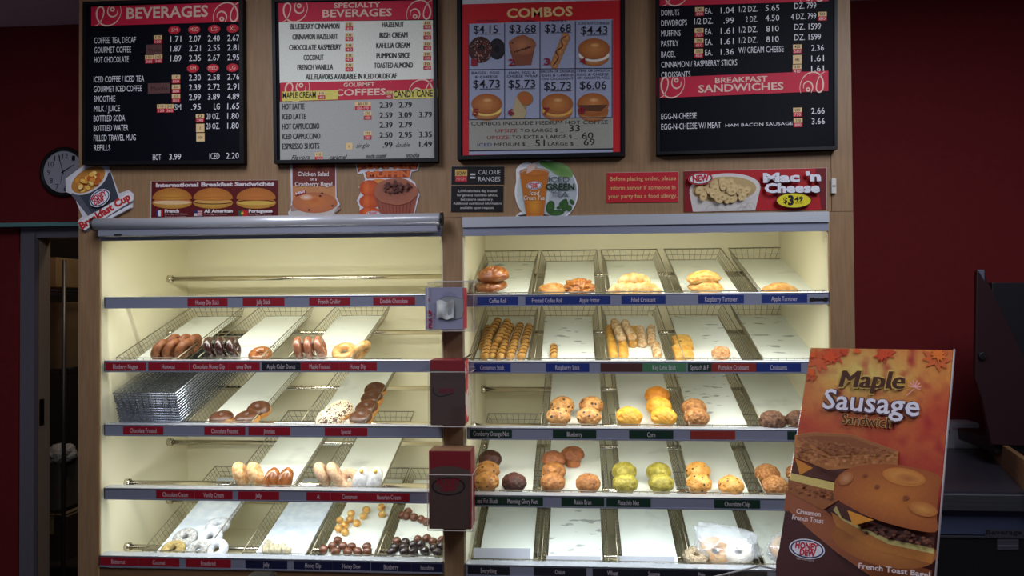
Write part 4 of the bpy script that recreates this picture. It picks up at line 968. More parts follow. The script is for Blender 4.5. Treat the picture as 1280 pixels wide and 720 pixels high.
# ------------------------------------------------------------------ signs on the header panel
WP = WALLP(-.0)
PANEL = mat('sign_board', (226, 224, 224), .6)
def sign(name, crop, outline, label, cat='sign', col=None, th=.003, bm=None):
    o = empty(name, (0, 0, 0), label, cat, 'signs on the maple header')
    slab(WP, outline, crop, th, bm or PANEL, 'board', o)
    a = Art(WP, crop, th+.0003)
    if col: a.poly(outline, col)
    return o, a
def logo(a, cx, cy, rx, ry, rot=0, sl=0):
    a.ell(cx, cy, rx, ry, (226,226,232), rot=rot).ell(cx, cy, rx*.93, ry*.9, (30,40,90), rot=rot).ell(cx, cy, rx*.84, ry*.78, (224,224,232), rot=rot)
    a.text('HONEY', cx-rx*.66, cx+rx*.62, cy+ry*.02-sl*rx*.66, ry*.62, (190,30,50), sl, .05); a.text('DEW', cx-rx*.42, cx+rx*.46, cy+ry*.66-sl*rx*.42, ry*.58, (190,30,50), sl, .05)
C5 = (550, 190, 6.4)
o, a = sign('calorie_sign', C5, [(92,115),(513,115),(513,258),(90,260)], 'small black sign reading calorie ranges below the combos board', col=(22,20,24))
a.box(121,140,218,192,(206,168,96)); a.box(121,192,217,240,(180,34,50)); a.text('LOW',134,206,183,28,(50,40,30),0,.01); a.text('HIGH',132,208,228,26,(226,140,140),0,.01); a.box(243,172,283,186,(200,200,200)); a.box(243,198,283,212,(200,200,200))
a.text('CALORIE',307,484,180,36,(196,196,200),0,-.006); a.text('RANGES',307,482,235,36,(196,196,200),0,.004); a.build('lettering', o)
o, a = sign('calorie_sign', C5, [(90,270),(507,270),(505,478),(87,478)], 'small black sign with five lines of nutrition advice', col=(22,20,24))
for t, x0, x1, y in (('2,000 calories a day is used',142,455,320),('for general nutrition advice,',136,462,354),('but calorie needs vary.',166,426,388),('Additional nutritional information',106,490,420),('available upon request.',162,434,455)): a.text(t,x0,x1,y,19,(196,192,190),0,.01)
a.build('lettering', o)
# iced green tea disc
def circ(cx, cy, r, a0, a1, n=40): return [(cx+r*math.cos(rad(a0+(a1-a0)*i/n)), cy+r*math.sin(rad(a0+(a1-a0)*i/n))) for i in range(n+1)]
tea = circ(852,318,254,-118,118)+[(720,562),(605,515),(640,482),(672,484)]+circ(852,318,254,140,197,12)+[(608,140),(640,100),(700,75)]
o, a = sign('tea_sign', C5, tea, 'round iced green tea cut-out sign stuck beside the calorie signs', col=(226,226,232))
a.poly([(852+(x-852)*.955, 318+(y-318)*.955) for x, y in circ(852,318,254,-115,115)], (176,184,190)); a.ell(745,320,130,220,(150,170,160),(196,204,206))
a.ell(960,140,115,52,(90,130,60),(120,156,96),rot=28); a.ell(880,110,92,30,(62,108,44),(96,140,72),rot=20)
for x, y, rx, ry, r in ((882,440,34,52,15),(930,486,62,24,-4),(985,405,40,20,-40),(1000,430,26,46,10),(965,440,34,14,-15),(1055,400,24,16,50),(1035,450,20,26,10)): a.ell(x,y,rx,ry,(62,104,48),(48,84,38),rot=r)
a.poly([(618,506),(760,488),(880,505),(740,548)], (54,40,38))
a.poly([(636,160),(868,160),(828,510),(800,530),(720,530),(692,512)], (186,108,40)); a.ell(755,430,64,90,(216,150,48),(186,108,40)); a.ell(752,158,116,32,(214,190,172),(176,130,96)); a.ell(760,168,100,24,(196,120,50),(180,104,44))
a.poly([(690,175),(705,110),(750,85),(775,110),(740,150)], (210,180,166))
logo(a, 755, 268, 62, 32, -4)
a.text('Iced',716,792,345,36,(232,220,200),0,.01,.1); a.text('Green Tea',668,836,384,34,(232,220,200),0,.01,.1)
a.text('ICED',868,1036,240,42,(80,84,90),0,.004); a.text('GREEN',846,1076,303,50,(30,54,34),0,.03); a.text('TEA',888,1026,360,42,(80,84,90),0,.004); a.build('printed_picture', o)
C6 = (740, 190, 3.765)
o, a = sign('allergy_sign', C6, [(70,98),(408,93),(408,235),(68,239)], 'small red food allergy notice between the tea disc and macaroni sign', col=(190,32,48))
for t, x0, x1, y in (('Before placing order, please',84,395,136),('inform server if someone in',84,393,178),('your party has a food allergy.',76,401,218)): a.text(t,x0,x1,y,19,(216,180,120),-.012,.006)
a.build('lettering', o)
o, a = sign('macaroni_sign', C6, [(432,90),(1103,75),(1103,270),(432,282)], 'wide red sign showing a bowl of macaroni and cheese with yellow price oval', col=(176,24,34))
a.poly([(432,90),(520,88),(480,281),(432,282)], (130,20,30)); a.poly([(1050,77),(1103,76),(1103,270),(1080,270)], (110,18,28))
a.poly([(458,190),(794,165),(768,275),(475,281)], (206,200,196)); a.ell(626,172,168,72,(214,208,204),rot=-3); a.ell(622,176,152,60,(186,160,112),rot=-3)
for k in range(34):
    u = random.uniform(0,6.28); q = random.uniform(.1,.85)**.7; x, y = 622+140*q*math.cos(u), 180+48*q*math.sin(u); a.ell(x,y,24,17,(226,206,158),(206,176,120),rot=random.uniform(0,180),n=14); a.ell(x,y+2,8,5,(180,150,96),n=8)
for cx in (560,610,720,745): a.line(circ(cx,272 if cx < 700 else 260,22,180,360,12), 3, (180,172,168))
a.ell(510,125,58,29,(214,60,60),(214,60,60),rot=-4).ell(510,125,54,26,(30,26,32),rot=-4).ell(510,125,50,23,(222,216,218),rot=-4); a.text('NEW',474,552,140,28,(190,30,50),-.08,.05)
for dx, c in ((4,(60,10,20)),(0,(222,222,232))):
    a.text("Mac 'n",806+dx,1078+dx,142+dx,40,c,-.03,.05); a.text('Cheese',812+dx,1074+dx,190+dx,40,c,-.01,.05)
a.ell(950,228,84,36,(40,34,20)).ell(950,228,80,33,(222,206,40)); a.text('$',900,920,240,26,DK,0,.03); a.text('3',922,950,248,42,DK,0,.05); a.text('49',953,993,232,22,DK,0,.03); a.text('plus tax',958,992,242,6,DK,0,0)
a.build('printed_picture', o)
C7 = (40, 170, 4.129)
cup = [(283,142),(175,222),(180,290),(218,308),(262,415),(240,440),(248,478),(280,494),(330,470),(520,370),(527,300),(500,280),(450,298),(400,165),(392,140),(330,135)]
C7P = WP
o, a = sign('breakfast_sign', C7, cup, 'breakfast cup cut-out sign hanging off the cabinet corner over the clock', col=(206,204,212))
a.poly([(200,300),(405,185),(450,330),(290,410)], (60,66,78)); a.poly([(200,300),(230,285),(310,400),(288,412)], (88,92,104)); a.ell(292,222,112,66,(214,212,218),rot=-33); a.ell(290,226,98,54,(190,130,60),rot=-33)
for k in range(40):
    u = random.uniform(0,6.28); q = random.uniform(0,.85); x0, y0 = 92*q*math.cos(u), 50*q*math.sin(u); c_, s_ = math.cos(rad(-33)), math.sin(rad(-33)); a.ell(290+x0*c_-y0*s_,226+x0*s_+y0*c_,15,11,random.choice([(236,190,90),(222,150,60),(246,214,130),(190,96,44)]),rot=random.uniform(0,180),n=10)
logo(a, 350, 320, 58, 40, -35, -.5)
a.poly([(246,442),(510,286),(524,330),(270,488)], (226,222,226)); a.text('Breakfast Cup',256,512,482,36,(190,44,44),-.62,.05)
a.poly([(368,430),(508,352),(512,368),(380,440)], (222,222,230)); a.text('Bacon, Scrambled Eggs',376,500,430,7,(60,50,80),-.6,0); a.build('printed_picture', o)
C8 = (180, 225, 7.529)
o, a = sign('sandwich_sign', C8, [(70,12),(1258,0),(1260,400),(66,400)], 'maroon international breakfast sandwiches sign standing above the roller blind', col=(92,18,24))
a.text('International Breakfast Sandwiches',112,1226,66,34,(214,204,208),-.014,.045)
for cx, top, mids in ((265,(206,150,66),[((196,110,80),.05),((222,186,140),.12)]),(650,(204,130,56),[((70,36,26),.1),((200,150,80),.02)]),(1055,(200,118,60),[((110,44,36),.06),((206,170,80),.16)])):
    a.ell(cx,215,188,56,(206,166,76),(176,120,50)); 
    for c, dy in mids: a.ell(cx,200+dy*100,178,20,c)
    a.ell(cx,175,186,102,top,(172,104,44),a0=180,a1=360); a.ell(cx,175,186,18,top,(172,104,44))
a.box(118,285,135,342,(40,60,130)); a.box(135,285,158,342,(214,214,220)); a.box(158,285,178,342,(190,30,44))
a.box(470,285,550,340,(200,190,196)); [a.box(500,286+k*14,550,292+k*14,(180,40,50)) for k in range(4)]; a.box(470,285,505,312,(40,46,100))
a.box(890,285,925,340,(40,90,60)); a.box(925,285,980,340,(190,30,40)); a.ell(925,312,13,13,(214,180,60))
for t, x in (('French',195),('All American',565),('Portuguese',985)):
    a.text(t,x,x+len(t)*22.5,306,28,(220,212,214),-.01,.045); a.text('Ham, Egg and Cheese',x,x+215,328,14,(200,160,160),-.01,0); a.text('Served on a Croissant',x,x+200,352,14,(200,160,160),-.01,0)
a.build('printed_picture', o)
C9 = (340, 195, 5.818)
o, a = sign('bagel_sign', C9, [(134,50),(466,50),(470,300),(494,352),(450,437),(125,437),(120,410),(136,385),(142,330)], 'maroon chicken salad on cranberry bagel cut-out sign below the white menu board', col=(206,202,212))
a.poly([(148,50),(460,50),(460,330),(150,330)], (112,44,40)); a.poly([(150,215),(460,215),(460,330),(150,330)], (190,130,84)); a.ell(250,80,95,30,(190,110,60),(112,44,40)); a.ell(400,85,55,40,(150,84,60),(112,44,40))
a.ell(310,385,180,60,(206,196,190),(150,120,110),wob=.03); a.poly([(130,405),(480,365),(440,432),(140,434)], (190,184,180)); a.ell(310,340,165,76,(200,120,64),(176,104,70)); a.ell(310,322,60,28,(186,100,56),(200,120,64)); a.ell(250,300,50,22,(226,200,190),(200,130,80))
for x, y in ((365,270),(440,362),(270,392),(350,290)): a.ell(x,y,9,6,(70,30,30))
for t, x0, x1, y in (('Chicken Salad',186,412,145),('on a',274,326,178),('Cranberry Bagel',166,438,218)): a.text(t,x0,x1,y,30 if x0 < 250 else 20,(222,206,206),0,.02)
a.poly([(165,268),(242,248),(246,268),(170,290)], (170,40,60)); a.text('NEW!',174,240,282,16,(230,220,224),-.25,.04); a.text('tagline',262,342,92,14,(190,170,200),0,.03) if False else None
a.build('printed_picture', o)
o, a = sign('muffin_sign', C9, [(605,50),(1075,50),(1060,105),(1015,115),(1005,165),(1040,195),(1075,280),(1060,330),(1035,428),(635,432),(640,375),(618,325),(645,270),(632,225),(680,175),(665,125),(625,130)], 'pumpkin muffin cut-out sign standing above the roller blind', col=(214,212,220))
a.poly([(615,55),(1065,55),(1052,98),(1000,96),(840,80),(650,98),(628,122)], (150,60,40)); a.text('PUMPKIN',628,1050,92,40,(214,106,52),0,.06)
a.poly([(676,118),(1010,100),(998,155),(690,165)], (150,60,40)); a.text('MUFFIN',690,1000,152,40,(214,106,52),-.01,.06)
a.ell(780,215,90,48,(226,190,90),(214,120,50))
for cy, h in ((235,60),(330,52),(410,40)):
    a.ell(710,cy,76,h,(206,96,44),(186,70,34)); a.ell(690,cy,28,h*.9,(220,110,50),(200,88,40))
a.ell(905,410,0,0,(0,0,0)) if False else None
a.poly([(742,300),(1056,290),(1025,424),(790,424)], (150,80,62)); [a.line([(762+k*28,310),(795+k*22,424)], 3, (126,62,50)) for k in range(10)]
a.ell(900,258,160,98,(140,84,70),(166,100,76),wob=.02)
for k in range(60):
    u = random.uniform(0,6.28); q = random.random()**.6*.8; a.ell(910+130*q*math.cos(u),225+62*q*math.sin(u),12,9,random.choice([(96,52,46),(120,70,60),(84,44,40)]),n=8)
a.poly([(640,428),(1030,426),(1030,430),(640,432)], (190,120,80)); logo(a, 738, 418, 50, 18); a.build('printed_picture', o)
p = at(1041, 233, 0); o = empty('door_contact', (p.x, 0, p.z), 'small white plastic contact on the post beside the macaroni sign', 'switch')
MB().box(-.008, .008, -.014, 0, -.026, .026).obj('body', mat('white_plastic', (206, 202, 196), .5), o, bevel=.002); MB().box(-.005, .005, -.0155, -.014, -.003, .003).obj('seam', mat('grey_plastic', (150, 148, 146), .5), o)

# ------------------------------------------------------------------ wall clock
CD = WB-.062
c0 = at(82, 215.5, CD); rr = (at(112, 215, CD).x-at(53, 215, CD).x)/2
ck = empty('wall_clock', (c0.x, CD, c0.z), 'round black rimmed wall clock on the dark red wall', 'clock')
def disc(r, y0, y1, n=40): return MB().tube([(0, y0, 0), (0, y1, 0)], r, n)
disc(rr*.86, 0, -.016).obj('dial', mat('clock_dial', (196, 198, 210), .5), ck)
MB().tube([(rr*.92*math.cos(k*math.pi/24), -.014, rr*.92*math.sin(k*math.pi/24)) for k in range(48)], .010, 8, closed=True).obj('rim', BLK, ck, True)
pc = Plane((0, CD-.0166, 0), (0, -1, 0)); a = Art(pc, (0, 0, 1), 0); cxp, cyp, rp_ = 81.5, 215.5, 20.5
for k in range(1, 13):
    u = rad(k*30); x, y = cxp+rp_*math.sin(u), cyp-rp_*math.cos(u); a.text(str(k), x-(2.1 if k < 10 else 3.6), x+(2.1 if k < 10 else 3.6), y+3.2, 6.4, (30,30,36), 0, .0, lay=False)
a.build('numerals', ck).location = (-c0.x, -CD, -c0.z)
def hand(dx, dz, wd, nm, y):
    v = Vector((dx, 0, dz)); nrm = Vector((-dz, 0, dx)).normalized()*wd; MB().prism([Vector((0, y, 0))-v*.15+nrm, Vector((0, y, 0))-v*.15-nrm, Vector((0, y, 0))+v-nrm*.5, Vector((0, y, 0))+v+nrm*.5], (0, -.001, 0)).obj(nm, BLK, ck)
hand(rr*.55*math.sin(rad(59)), rr*.55*math.cos(rad(59)), .0022, 'hour_hand', -.018); hand(rr*.74*math.sin(rad(-15)), rr*.74*math.cos(rad(-15)), .0016, 'minute_hand', -.020)
hand(rr*.5*math.sin(rad(190)), rr*.5*math.cos(rad(190)), .0008, 'second_hand', -.022)

# ------------------------------------------------------------------ tissue boxes in acrylic holders on the middle post
def holder(x0, x1, y0, y1, d0, d1, label, open_top=True):
    a = at(x0, y1, d0); b = at(x1, y0, d0); cx = (a.x+b.x)/2; o = empty('acrylic_holder', (cx, d1, a.z), label, 'holder', 'clear holders on the middle post')
    hw = (b.x-a.x)/2; h = b.z-a.z; dp = d0-d1; t = .003
    MB().box(-hw, hw, dp, dp+t, 0, h).obj('front_sheet', ACRYL, o); MB().box(-hw, hw, -t, 0, 0, h*1.04).obj('back_sheet', ACRYL, o)
    MB().box(-hw, -hw+t, dp, 0, 0, h).obj('side_sheet', ACRYL, o); MB().box(hw-t, hw, dp, 0, 0, h).obj('side_sheet', ACRYL, o)
    MB().box(-hw, hw, dp, 0, -t, 0).obj('bottom_sheet', ACRYL, o)
    m = MB()
    for p_, q_ in (((-hw, dp, h), (hw, dp, h)), ((-hw, 0, h*1.04), (hw, 0, h*1.04)), ((hw, dp, 0), (hw, dp, h)), ((-hw, dp, 0), (-hw, dp, h)), ((-hw, dp, 0), (hw, dp, 0)), ((hw, dp, h), (hw, 0, h)), ((hw, dp, 0), (hw, 0, 0))): m.tube([p_, q_], .0011, 5)
    m.obj('polished_edge', mat('polished_edge', (196, 190, 184), .3), o); return o
def carton_box(name, x0, x1, y0, y1, d0, d1, m, label):
    a = at(x0, y1, d0); b = at(x1, y0, d0); o = empty(name, ((a.x+b.x)/2, (d0+d1)/2, a.z), label, 'tissue box', 'tissue boxes on the middle post')
    hw = (b.x-a.x)/2; hd = (d1-d0)/2; MB().box(-hw, hw, -hd, hd, 0, b.z-a.z).obj('carton', m, o, bevel=.0015); return o, Plane((0, d0, 0), (0, -1, 0)), hw, hd, b.z-a.z
def setart(a, name, o): 
    q = a.build(name, o); q.location = -o.location; return q
CB = (520, 345, 9)
o, pl, hw, hd, h = carton_box('tissue_box', 531.7, 578.3, 359, 412, -.115, -.012, mat('lilac_carton', (150,150,176), .6), 'pale tissue box with an oval opening marked pick up, uppermost on the middle post')
MB().box(hw, hw+.0008, -hd+.004, hd-.004, .002, h-.002).obj('red_side', mat('red_carton_side', (196,56,66), .6), o)
a = Art(pl, CB, .0012); ov = [(270,260),(255,330),(262,420),(300,492),(420,496),(520,470),(540,380),(535,255),(420,232),(330,228)]
a.ell(372,330,110,160,(130,130,156),(142,142,168)); a.poly(ov, (70,72,84)); a.poly([(p[0]*.97+12, p[1]*.97+11) for p in ov], (150,152,156)); setart(a, 'opening', o)
a = Art(pl, CB, .0016)
for t, x0, x1, y, cp, c_ in (('PICK UP',0,0,0,0,(170,20,60)),):
    # upright word turned to read upwards
    pass
def vtext(a, body, x, y0, y1, cap, col, bold=.02):
    a.lay(); A = a.w(x, y0); B = a.w(x, y1); ex = B-A; up = a.p.n.cross(ex).normalized(); hh = (a.w(x+cap, y0)-A).length
    v, f = glyphs(body, bold); lo = min(p[0] for p in v); hi = max(p[0] for p in v)
    a.raw([A+ex*((p[0]-lo)/(hi-lo))+up*(p[1]/CAP*hh) for p in v], f, [lin(col)]*len(v))
vtext(a, 'PICK UP', 180, 585, 382, 56, (170,26,70), .03); vtext(a, 'BAKERY TISSUE', 214, 580, 410, 16, (186,110,150), .0); a.poly([(128,268),(150,250),(146,285)], (170,26,70)); setart(a, 'lettering', o)
ts = MB(); vs = []; f = []
for j in range(9):
    for i in range(9): vs.append((.0+(i-4)*.0075+.006, -.012*math.sin(i*.8)*math.sin(j*.5)-.006, (j-4)*.0075+.004*math.sin(i)))
for j in range(8):
    for i in range(8): f.append((j*9+i, j*9+i+1, (j+1)*9+i+1, (j+1)*9+i))
tt = ts.add(vs, f).obj('tissue', mat('tissue_paper', (200, 202, 200), .8), o, True); tt.location = (0, -hd-.004, h*.47)
holder(535, 592, 352.5, 414, -.128, -.004, 'clear acrylic holder around the pale pick up tissue box')
RB = mat('red_carton', (120, 20, 30), .6); BR = (84, 66, 62)
o, pl, hw, hd, h = carton_box('tissue_box', 538, 581, 450, 531, -.10, -.012, RB, 'dark red and brown tissue box in the middle holder of the post')
MB().box(hw, hw+.0008, -hd+.004, hd-.004, .004, h-.004).obj('striped_side', mat('pale_carton_side', (190, 60, 60), .6, c2=(220, 206, 200), scale=14, lo=.5, hi=.52), o)
a = Art(pl, (520, 340, 3.6), .0012); a.poly([(66,438),(150,446),(222,452),(222,690),(66,690)], BR); a.line(smooth([(78,520),(80,545),(110,560),(170,545)]), 4, (30,26,40)); a.text('HONEY DEW',104,174,545,20,(120,30,48),0,.05); setart(a, 'printed_picture', o)
fl = MB().prism([(hw-.012, -hd, h), (hw+.016, -hd+.02, h+.018), (hw+.018, -hd+.05, h+.014), (hw-.01, -hd+.05, h)], (0, 0, .0015)).obj('open_flap', mat('brown_flap', (120, 86, 60), .7), o)
holder(535.5, 589, 465, 533.5, -.115, -.004, 'clear acrylic holder around the dark red tissue box in the middle of the post')
o, pl, hw, hd, h = carton_box('tissue_box', 536.5, 588.5, 564, 661, -.115, -.012, RB, 'dark red and brown tissue box with an oval emblem, lowest on the post')
MB().box(-hw+.002, hw-.002, -hd+.002, hd-.002, h, h+.001).obj('top_flap', mat('brown_flap', (120, 86, 60), .7), o)
a = Art(pl, (520, 520, 3.6), .0012); a.poly([(62,240),(110,226),(170,226),(246,246),(240,508),(64,508)], BR)
for k in range(36):
    pass
a.line([(146+72*math.cos(rad(k*10)), 317+38*math.sin(rad(k*10))) for k in range(37)], 7, (34,28,36)); a.text('HONEY',94,200,312,28,(132,34,48),0,.06); a.text('DEW',112,182,338,22,(132,34,48),0,.06); setart(a, 'printed_picture', o)
holder(534.5, 590.5, 594, 663, -.130, -.004, 'clear acrylic holder around the lowest tissue box on the post')

# ------------------------------------------------------------------ right hand worktop, machine, box
zc = CZ-.606; yf = -.20
tx0 = xr+.004; tx1 = 3.38
tb = empty('refrigerated_counter', (2.4, .2, 0), 'dark stainless refrigerated worktop against the red wall, beside the cabinet', 'counter')
MB().box(tx0-2.4, tx1-2.4, yf-.2+.004, WB-.005-.2, zc-.03, zc).obj('worktop', DARKST, tb)
MB().box(tx0-2.4, tx1-2.4, yf-.012-.2, yf+.004-.2, zc-.056, zc-.004).obj('front_edge', STEEL, tb, bevel=.003)
MB().box(tx0+.01-2.4, tx1-2.4, yf+.03-.2, WB-.01-.2, .1, zc-.03).obj('body', BLK, tb)
MB().box(tx0+.02-2.4, tx1-2.4, yf+.01-.2, yf+.03-.2, zc-.135, zc-.058).obj('drawer_band', mat('blue_grey_band', (70, 78, 104), .4, .4), tb)
MB().box(tx0+.02-2.4, tx1-2.4, yf-.2, yf+.03-.2, .14, zc-.14).obj('door', BLK, tb, bevel=.003)
MB().box(tx0+.02-2.4, tx1-2.4, yf-.003-.2, yf+.01-.2, zc-.142, zc-.138).obj('trim_strip', STEEL, tb)
for x in (tx0+.1, tx1-.1): MB().tube([(x-2.4, 0, 0), (x-2.4, 0, .1)], .03, 10).obj('foot', BLK, tb)
a = Art(Plane((0, yf-.0005, 0), (0, -1, 0)), (1160, 590, 5.54), .001); a.box(395,395,662,460,(56,54,64)); a.text('Beverage',402,652,432,30,(20,20,26),0,.02); a.text('Air',420,448,452,14,(20,20,26),0,.0); a.box(478,465,628,538,(62,60,70)); a.box(484,506,622,514,(90,88,96)); setart(a, 'badge', tb)
# film box
p0 = at(1178, 548, .56); p1 = at(1214, 529, .56); fx = empty('film_box', ((p0.x+p1.x)/2, .56, zc), 'white carton with red print standing on the dark worktop behind the sign', 'box'); hw = (p1.x-p0.x)/2+.03
MB().box(-hw, hw, 0, .1, 0, p1.z-zc if p1.z-zc > .04 else .075).obj('carton', mat('white_carton', (150, 148, 156), .6), fx, bevel=.002)
a = Art(Plane((0, .56, 0), (0, -1, 0)), (1160, 470, 4.8), .001); a.text('Plastic Film',150,246,322,14,(190,60,80),.03,.0); a.ell(235,346,16,15,(50,60,100)); a.ell(122,334,8,16,(50,60,100)); setart(a, 'printed_picture', fx)
# dark machine with sloped side guard
MD = .18
def mp_(pts, d): return [at(x, y, d) for x, y in pts]
mc = empty('countertop_machine', (at(1290, 500, MD).x, MD, zc), 'dark machine with a sloping side guard at the edge beside the red wall', 'machine')
def mobj(name, pts, d, th, m):
    q = mp_(pts, d); o = MB().prism([v-mc.location for v in q], (0, th, 0)).obj(name, m, mc, bevel=.003); return o
mobj('side_guard', [(1221,338),(1230,341),(1280,446),(1330,548),(1330,560),(1240,556),(1228,500),(1219,474)], MD, .02, mat('steel_red_reflection', (44, 20, 24), .4))  # stainless guard; the red it reflects is put into its base colour
mobj('body', [(1240,353),(1400,353),(1400,560),(1252,556),(1240,470)], MD+.021, .05, mat('black_case', (20, 17, 22), .5))
mobj('bracket', [(1222,337),(1231,337),(1231,352)], MD-.004, .012, mat('grey_bracket', (120, 124, 140), .4, .5))
mobj('knob', circ(1229,445,5,0,330,12), MD-.012, .014, BLK)
mobj('base', [(1242,550),(1400,550),(1400,572),(1244,566)], MD+.02, .28, BLK)
# wooden board in front of the machine
wd = empty('wooden_board', (0, 0, 0), 'brown wooden board slanting on the worktop in front of the dark machine', 'board')
A_ = [at_z(1230, 556, zc+.012), at_z(1290, 618, zc+.012)]
hgt = .085
v0, v1 = A_[0], A_[1]; nrm = Vector((v1-v0).to_2d().orthogonal().to_3d()).normalized()*.018
if nrm.x < 0: nrm = -nrm
MB().prism([v0-Vector((0,0,.012)), v1-Vector((0,0,.012)), v1+Vector((0,0,hgt)), v0+Vector((0,0,.045))], nrm).obj('plank', mat('brown_board', (104, 72, 44), .55, c2=(92, 62, 38), scale=12, stretch=(1, 1, 8)), wd)
MB().prism([v0+Vector((0,0,.045)), v1+Vector((0,0,hgt)), v1+Vector((0,0,hgt+.004)), v0+Vector((0,0,.049))], nrm).obj('edge_strip', mat('light_edge', (120, 88, 56), .5), wd)

# ------------------------------------------------------------------ tall sandwich sign
ST = CAM+Vector((.50907, 1.79791, -.10459)); sa, sb, sc_ = -.640544, .477975, .018735
x_ = Vector((math.cos(sa), math.sin(sa), 0)); n_ = Vector((math.sin(sa), -math.cos(sa), 0)); u_ = Vector((0, 0, 1))*math.cos(sb)-n_*math.sin(sb)
SX = x_*math.cos(sc_)+u_*math.sin(sc_); SU = u_*math.cos(sc_)-x_*math.sin(sc_); SN = SX.cross(SU)
if SN.y > 0: SN = -SN
SWD, SHT = .279, .483
SP = Plane(ST, SN)
sg = empty('sandwich_sign', ST-SU*SHT+SX*SWD/2, 'tall orange maple sausage sandwich sign in a clear slanted stand', 'sign')
def sobj(name, u0, u1, v0, v1, t0, t1, m):
    q = [ST+SX*u0-SU*v0+SN*t0, ST+SX*u1-SU*v0+SN*t0, ST+SX*u1-SU*v1+SN*t0, ST+SX*u0-SU*v1+SN*t0]
    return MB().prism([v-sg.location for v in q], SN*(t1-t0)).obj(name, m, sg)
sobj('poster', 0, SWD, 0, SHT, -.002, 0, PANEL)
sobj('back_sheet', -.003, SWD+.003, -.003, SHT+.006, -.006, -.003, ACRYL)
sobj('stand_edge', SWD+.0005, SWD+.0025, -.002, SHT, -.004, .0025, mat('acrylic_edge', (190, 180, 180), .3))
CP = (970, 430, 5.539); 
bg = Art(SP, (0, 0, 1), .0004)
NX, NY = 46, 78; vs = []; cs = []; f = []
def mixc(a, b, t): t = max(0, min(1, t)); return tuple(a[i]+(b[i]-a[i])*t for i in range(3))
for j in range(NY+1):
    for i in range(NX+1):
        u, v = i/NX, j/NY; vs.append(ST+SX*(u*SWD)-SU*(v*SHT)+SN*.0006)
        n1 = noise.noise(Vector((u*5, v*9, 1.3)))*.5+.5; n2 = noise.noise(Vector((u*13, v*22, 7.1)))*.5+.5; n3 = noise.noise(Vector((u*3, v*5, 4.4)))*.5+.5
        c_ = mixc((176, 62, 34), (204, 122, 52), n1*1.7-.35); c_ = mixc(c_, (206, 184, 96), (1-abs(v-.12)*4.2)*(n2*.9+.75)*(1-abs(u-.40)*1.7)); c_ = mixc(c_, (156, 44, 34), (n2-.5)*2.6*(.4+u)); c_ = mixc(c_, (206, 140, 60), (n3-.55)*2.5*u)
        c_ = mixc(c_, (160, 48, 34), (v-.3)*4) if v > .3 else c_
        if v > .60: c_ = mixc(c_, (66, 26, 26), (v-.60)*9)
        cs.append(lin(c_))
for j in range(NY):
    for i in range(NX): f.append((j*(NX+1)+i, j*(NX+1)+i+1, (j+1)*(NX+1)+i+1, (j+1)*(NX+1)+i))
bg.raw(vs, f, cs); bgo = setart(bg, 'printed_background', sg)
a = Art(SP, CP, .0012)
def leaf(cx, cy, r, col, rot=0):
    pts = []; prof = [1,.55,.75,.45,.95,.5,.8,.4,.7,.35,.25,.35,.7,.4,.8,.5,.95,.45,.75,.55]
    for k, q in enumerate(prof): t = rad(rot-90+k*18); pts.append((cx+r*q*math.cos(t), cy+r*q*math.sin(t)))
    def clip(p):
        w_ = a.w(*p); d = w_-ST; u = d.dot(SX); v_ = -d.dot(SU); return w_ + SX*(max(.001, min(SWD-.001, u))-u) - SU*(max(.001, v_)-v_)
    a.lay(); v = [clip((cx, cy))]+[clip(p) for p in pts]; m = len(pts); a.raw(v, [(0, i+1, (i+1) % m+1) for i in range(m)], [lin(col)]*(m+1))
for x, y, r, c_, ro in ((290,120,120,(196,84,40),25),(400,60,110,(190,70,34),70),(760,70,100,(190,72,36),-30),(1110,110,130,(196,92,42),20),(240,230,60,(186,80,40),10),(370,95,75,(206,72,26),15),(470,55,45,(190,60,26),60),(740,85,62,(196,66,28),-20),(560,50,36,(210,90,30),10),(240,200,44,(206,84,30),40),(1120,80,70,(214,110,36),30),(255,80,34,(214,90,30),0)): leaf(x, y, r, c_, ro)
setart(a, 'maple_leaves', sg)
a = Art(SP, CP, .0040)
a.text('Maple',434,888,296,114,(206,170,90),.03,.05,.12)
for dx in (-7,0,7): a.text('Maple',440+dx,880+dx,296,112,(70,34,16),.03,.0,.12)
for dx, dy, c_, bd in ((0,4,(70,40,50),.05),(0,0,(214,210,222),.014)): a.text('Sausage',318,990,442+dy,130,c_,.085,bd)
for c_, bd in (((190,146,80),.045),((70,34,16),.010)): a.text('Sandwich',450,800,548,64,c_,.09,bd)
a.line([(905,356),(985,285)], 4, (226,170,170)); [a.line([(960,300),(960+46*math.cos(t),295+46*math.sin(t))], 6, (226,160,160)) for t in (-3.0,-2.4,-1.8,-1.2,-.6,0,.5)]
setart(a, 'lettering', sg)
CQ = (970, 540, 4)
a = Art(SP, CQ, .0022)
a.poly([(50,290),(250,395),(430,560),(640,660),(780,690),(776,740),(500,740),(300,600),(40,385)], (150,84,50)); a.poly([(0,650),(60,390),(300,610),(430,760),(0,720)], (70,28,28))
a.poly([(62,235),(300,300),(330,330),(235,390),(60,300)], (150,88,44)); a.poly([(75,205),(300,255),(310,300),(68,240)], (214,190,110)); a.poly([(85,150),(380,195),(300,250),(78,205)], (84,42,30)); a.poly([(95,130),(185,180),(120,215)], (206,130,40))
a.poly([(95,15),(190,0),(380,12),(612,95),(608,165),(260,190),(90,125)], (176,112,60)); a.poly([(100,18),(190,2),(380,14),(608,95),(275,120)], (150,92,50)); a.poly([(130,28),(200,18),(370,25),(520,80),(290,95)], (132,74,38)); a.line([(100,70),(270,125),(605,112)], 6, (190,130,76))
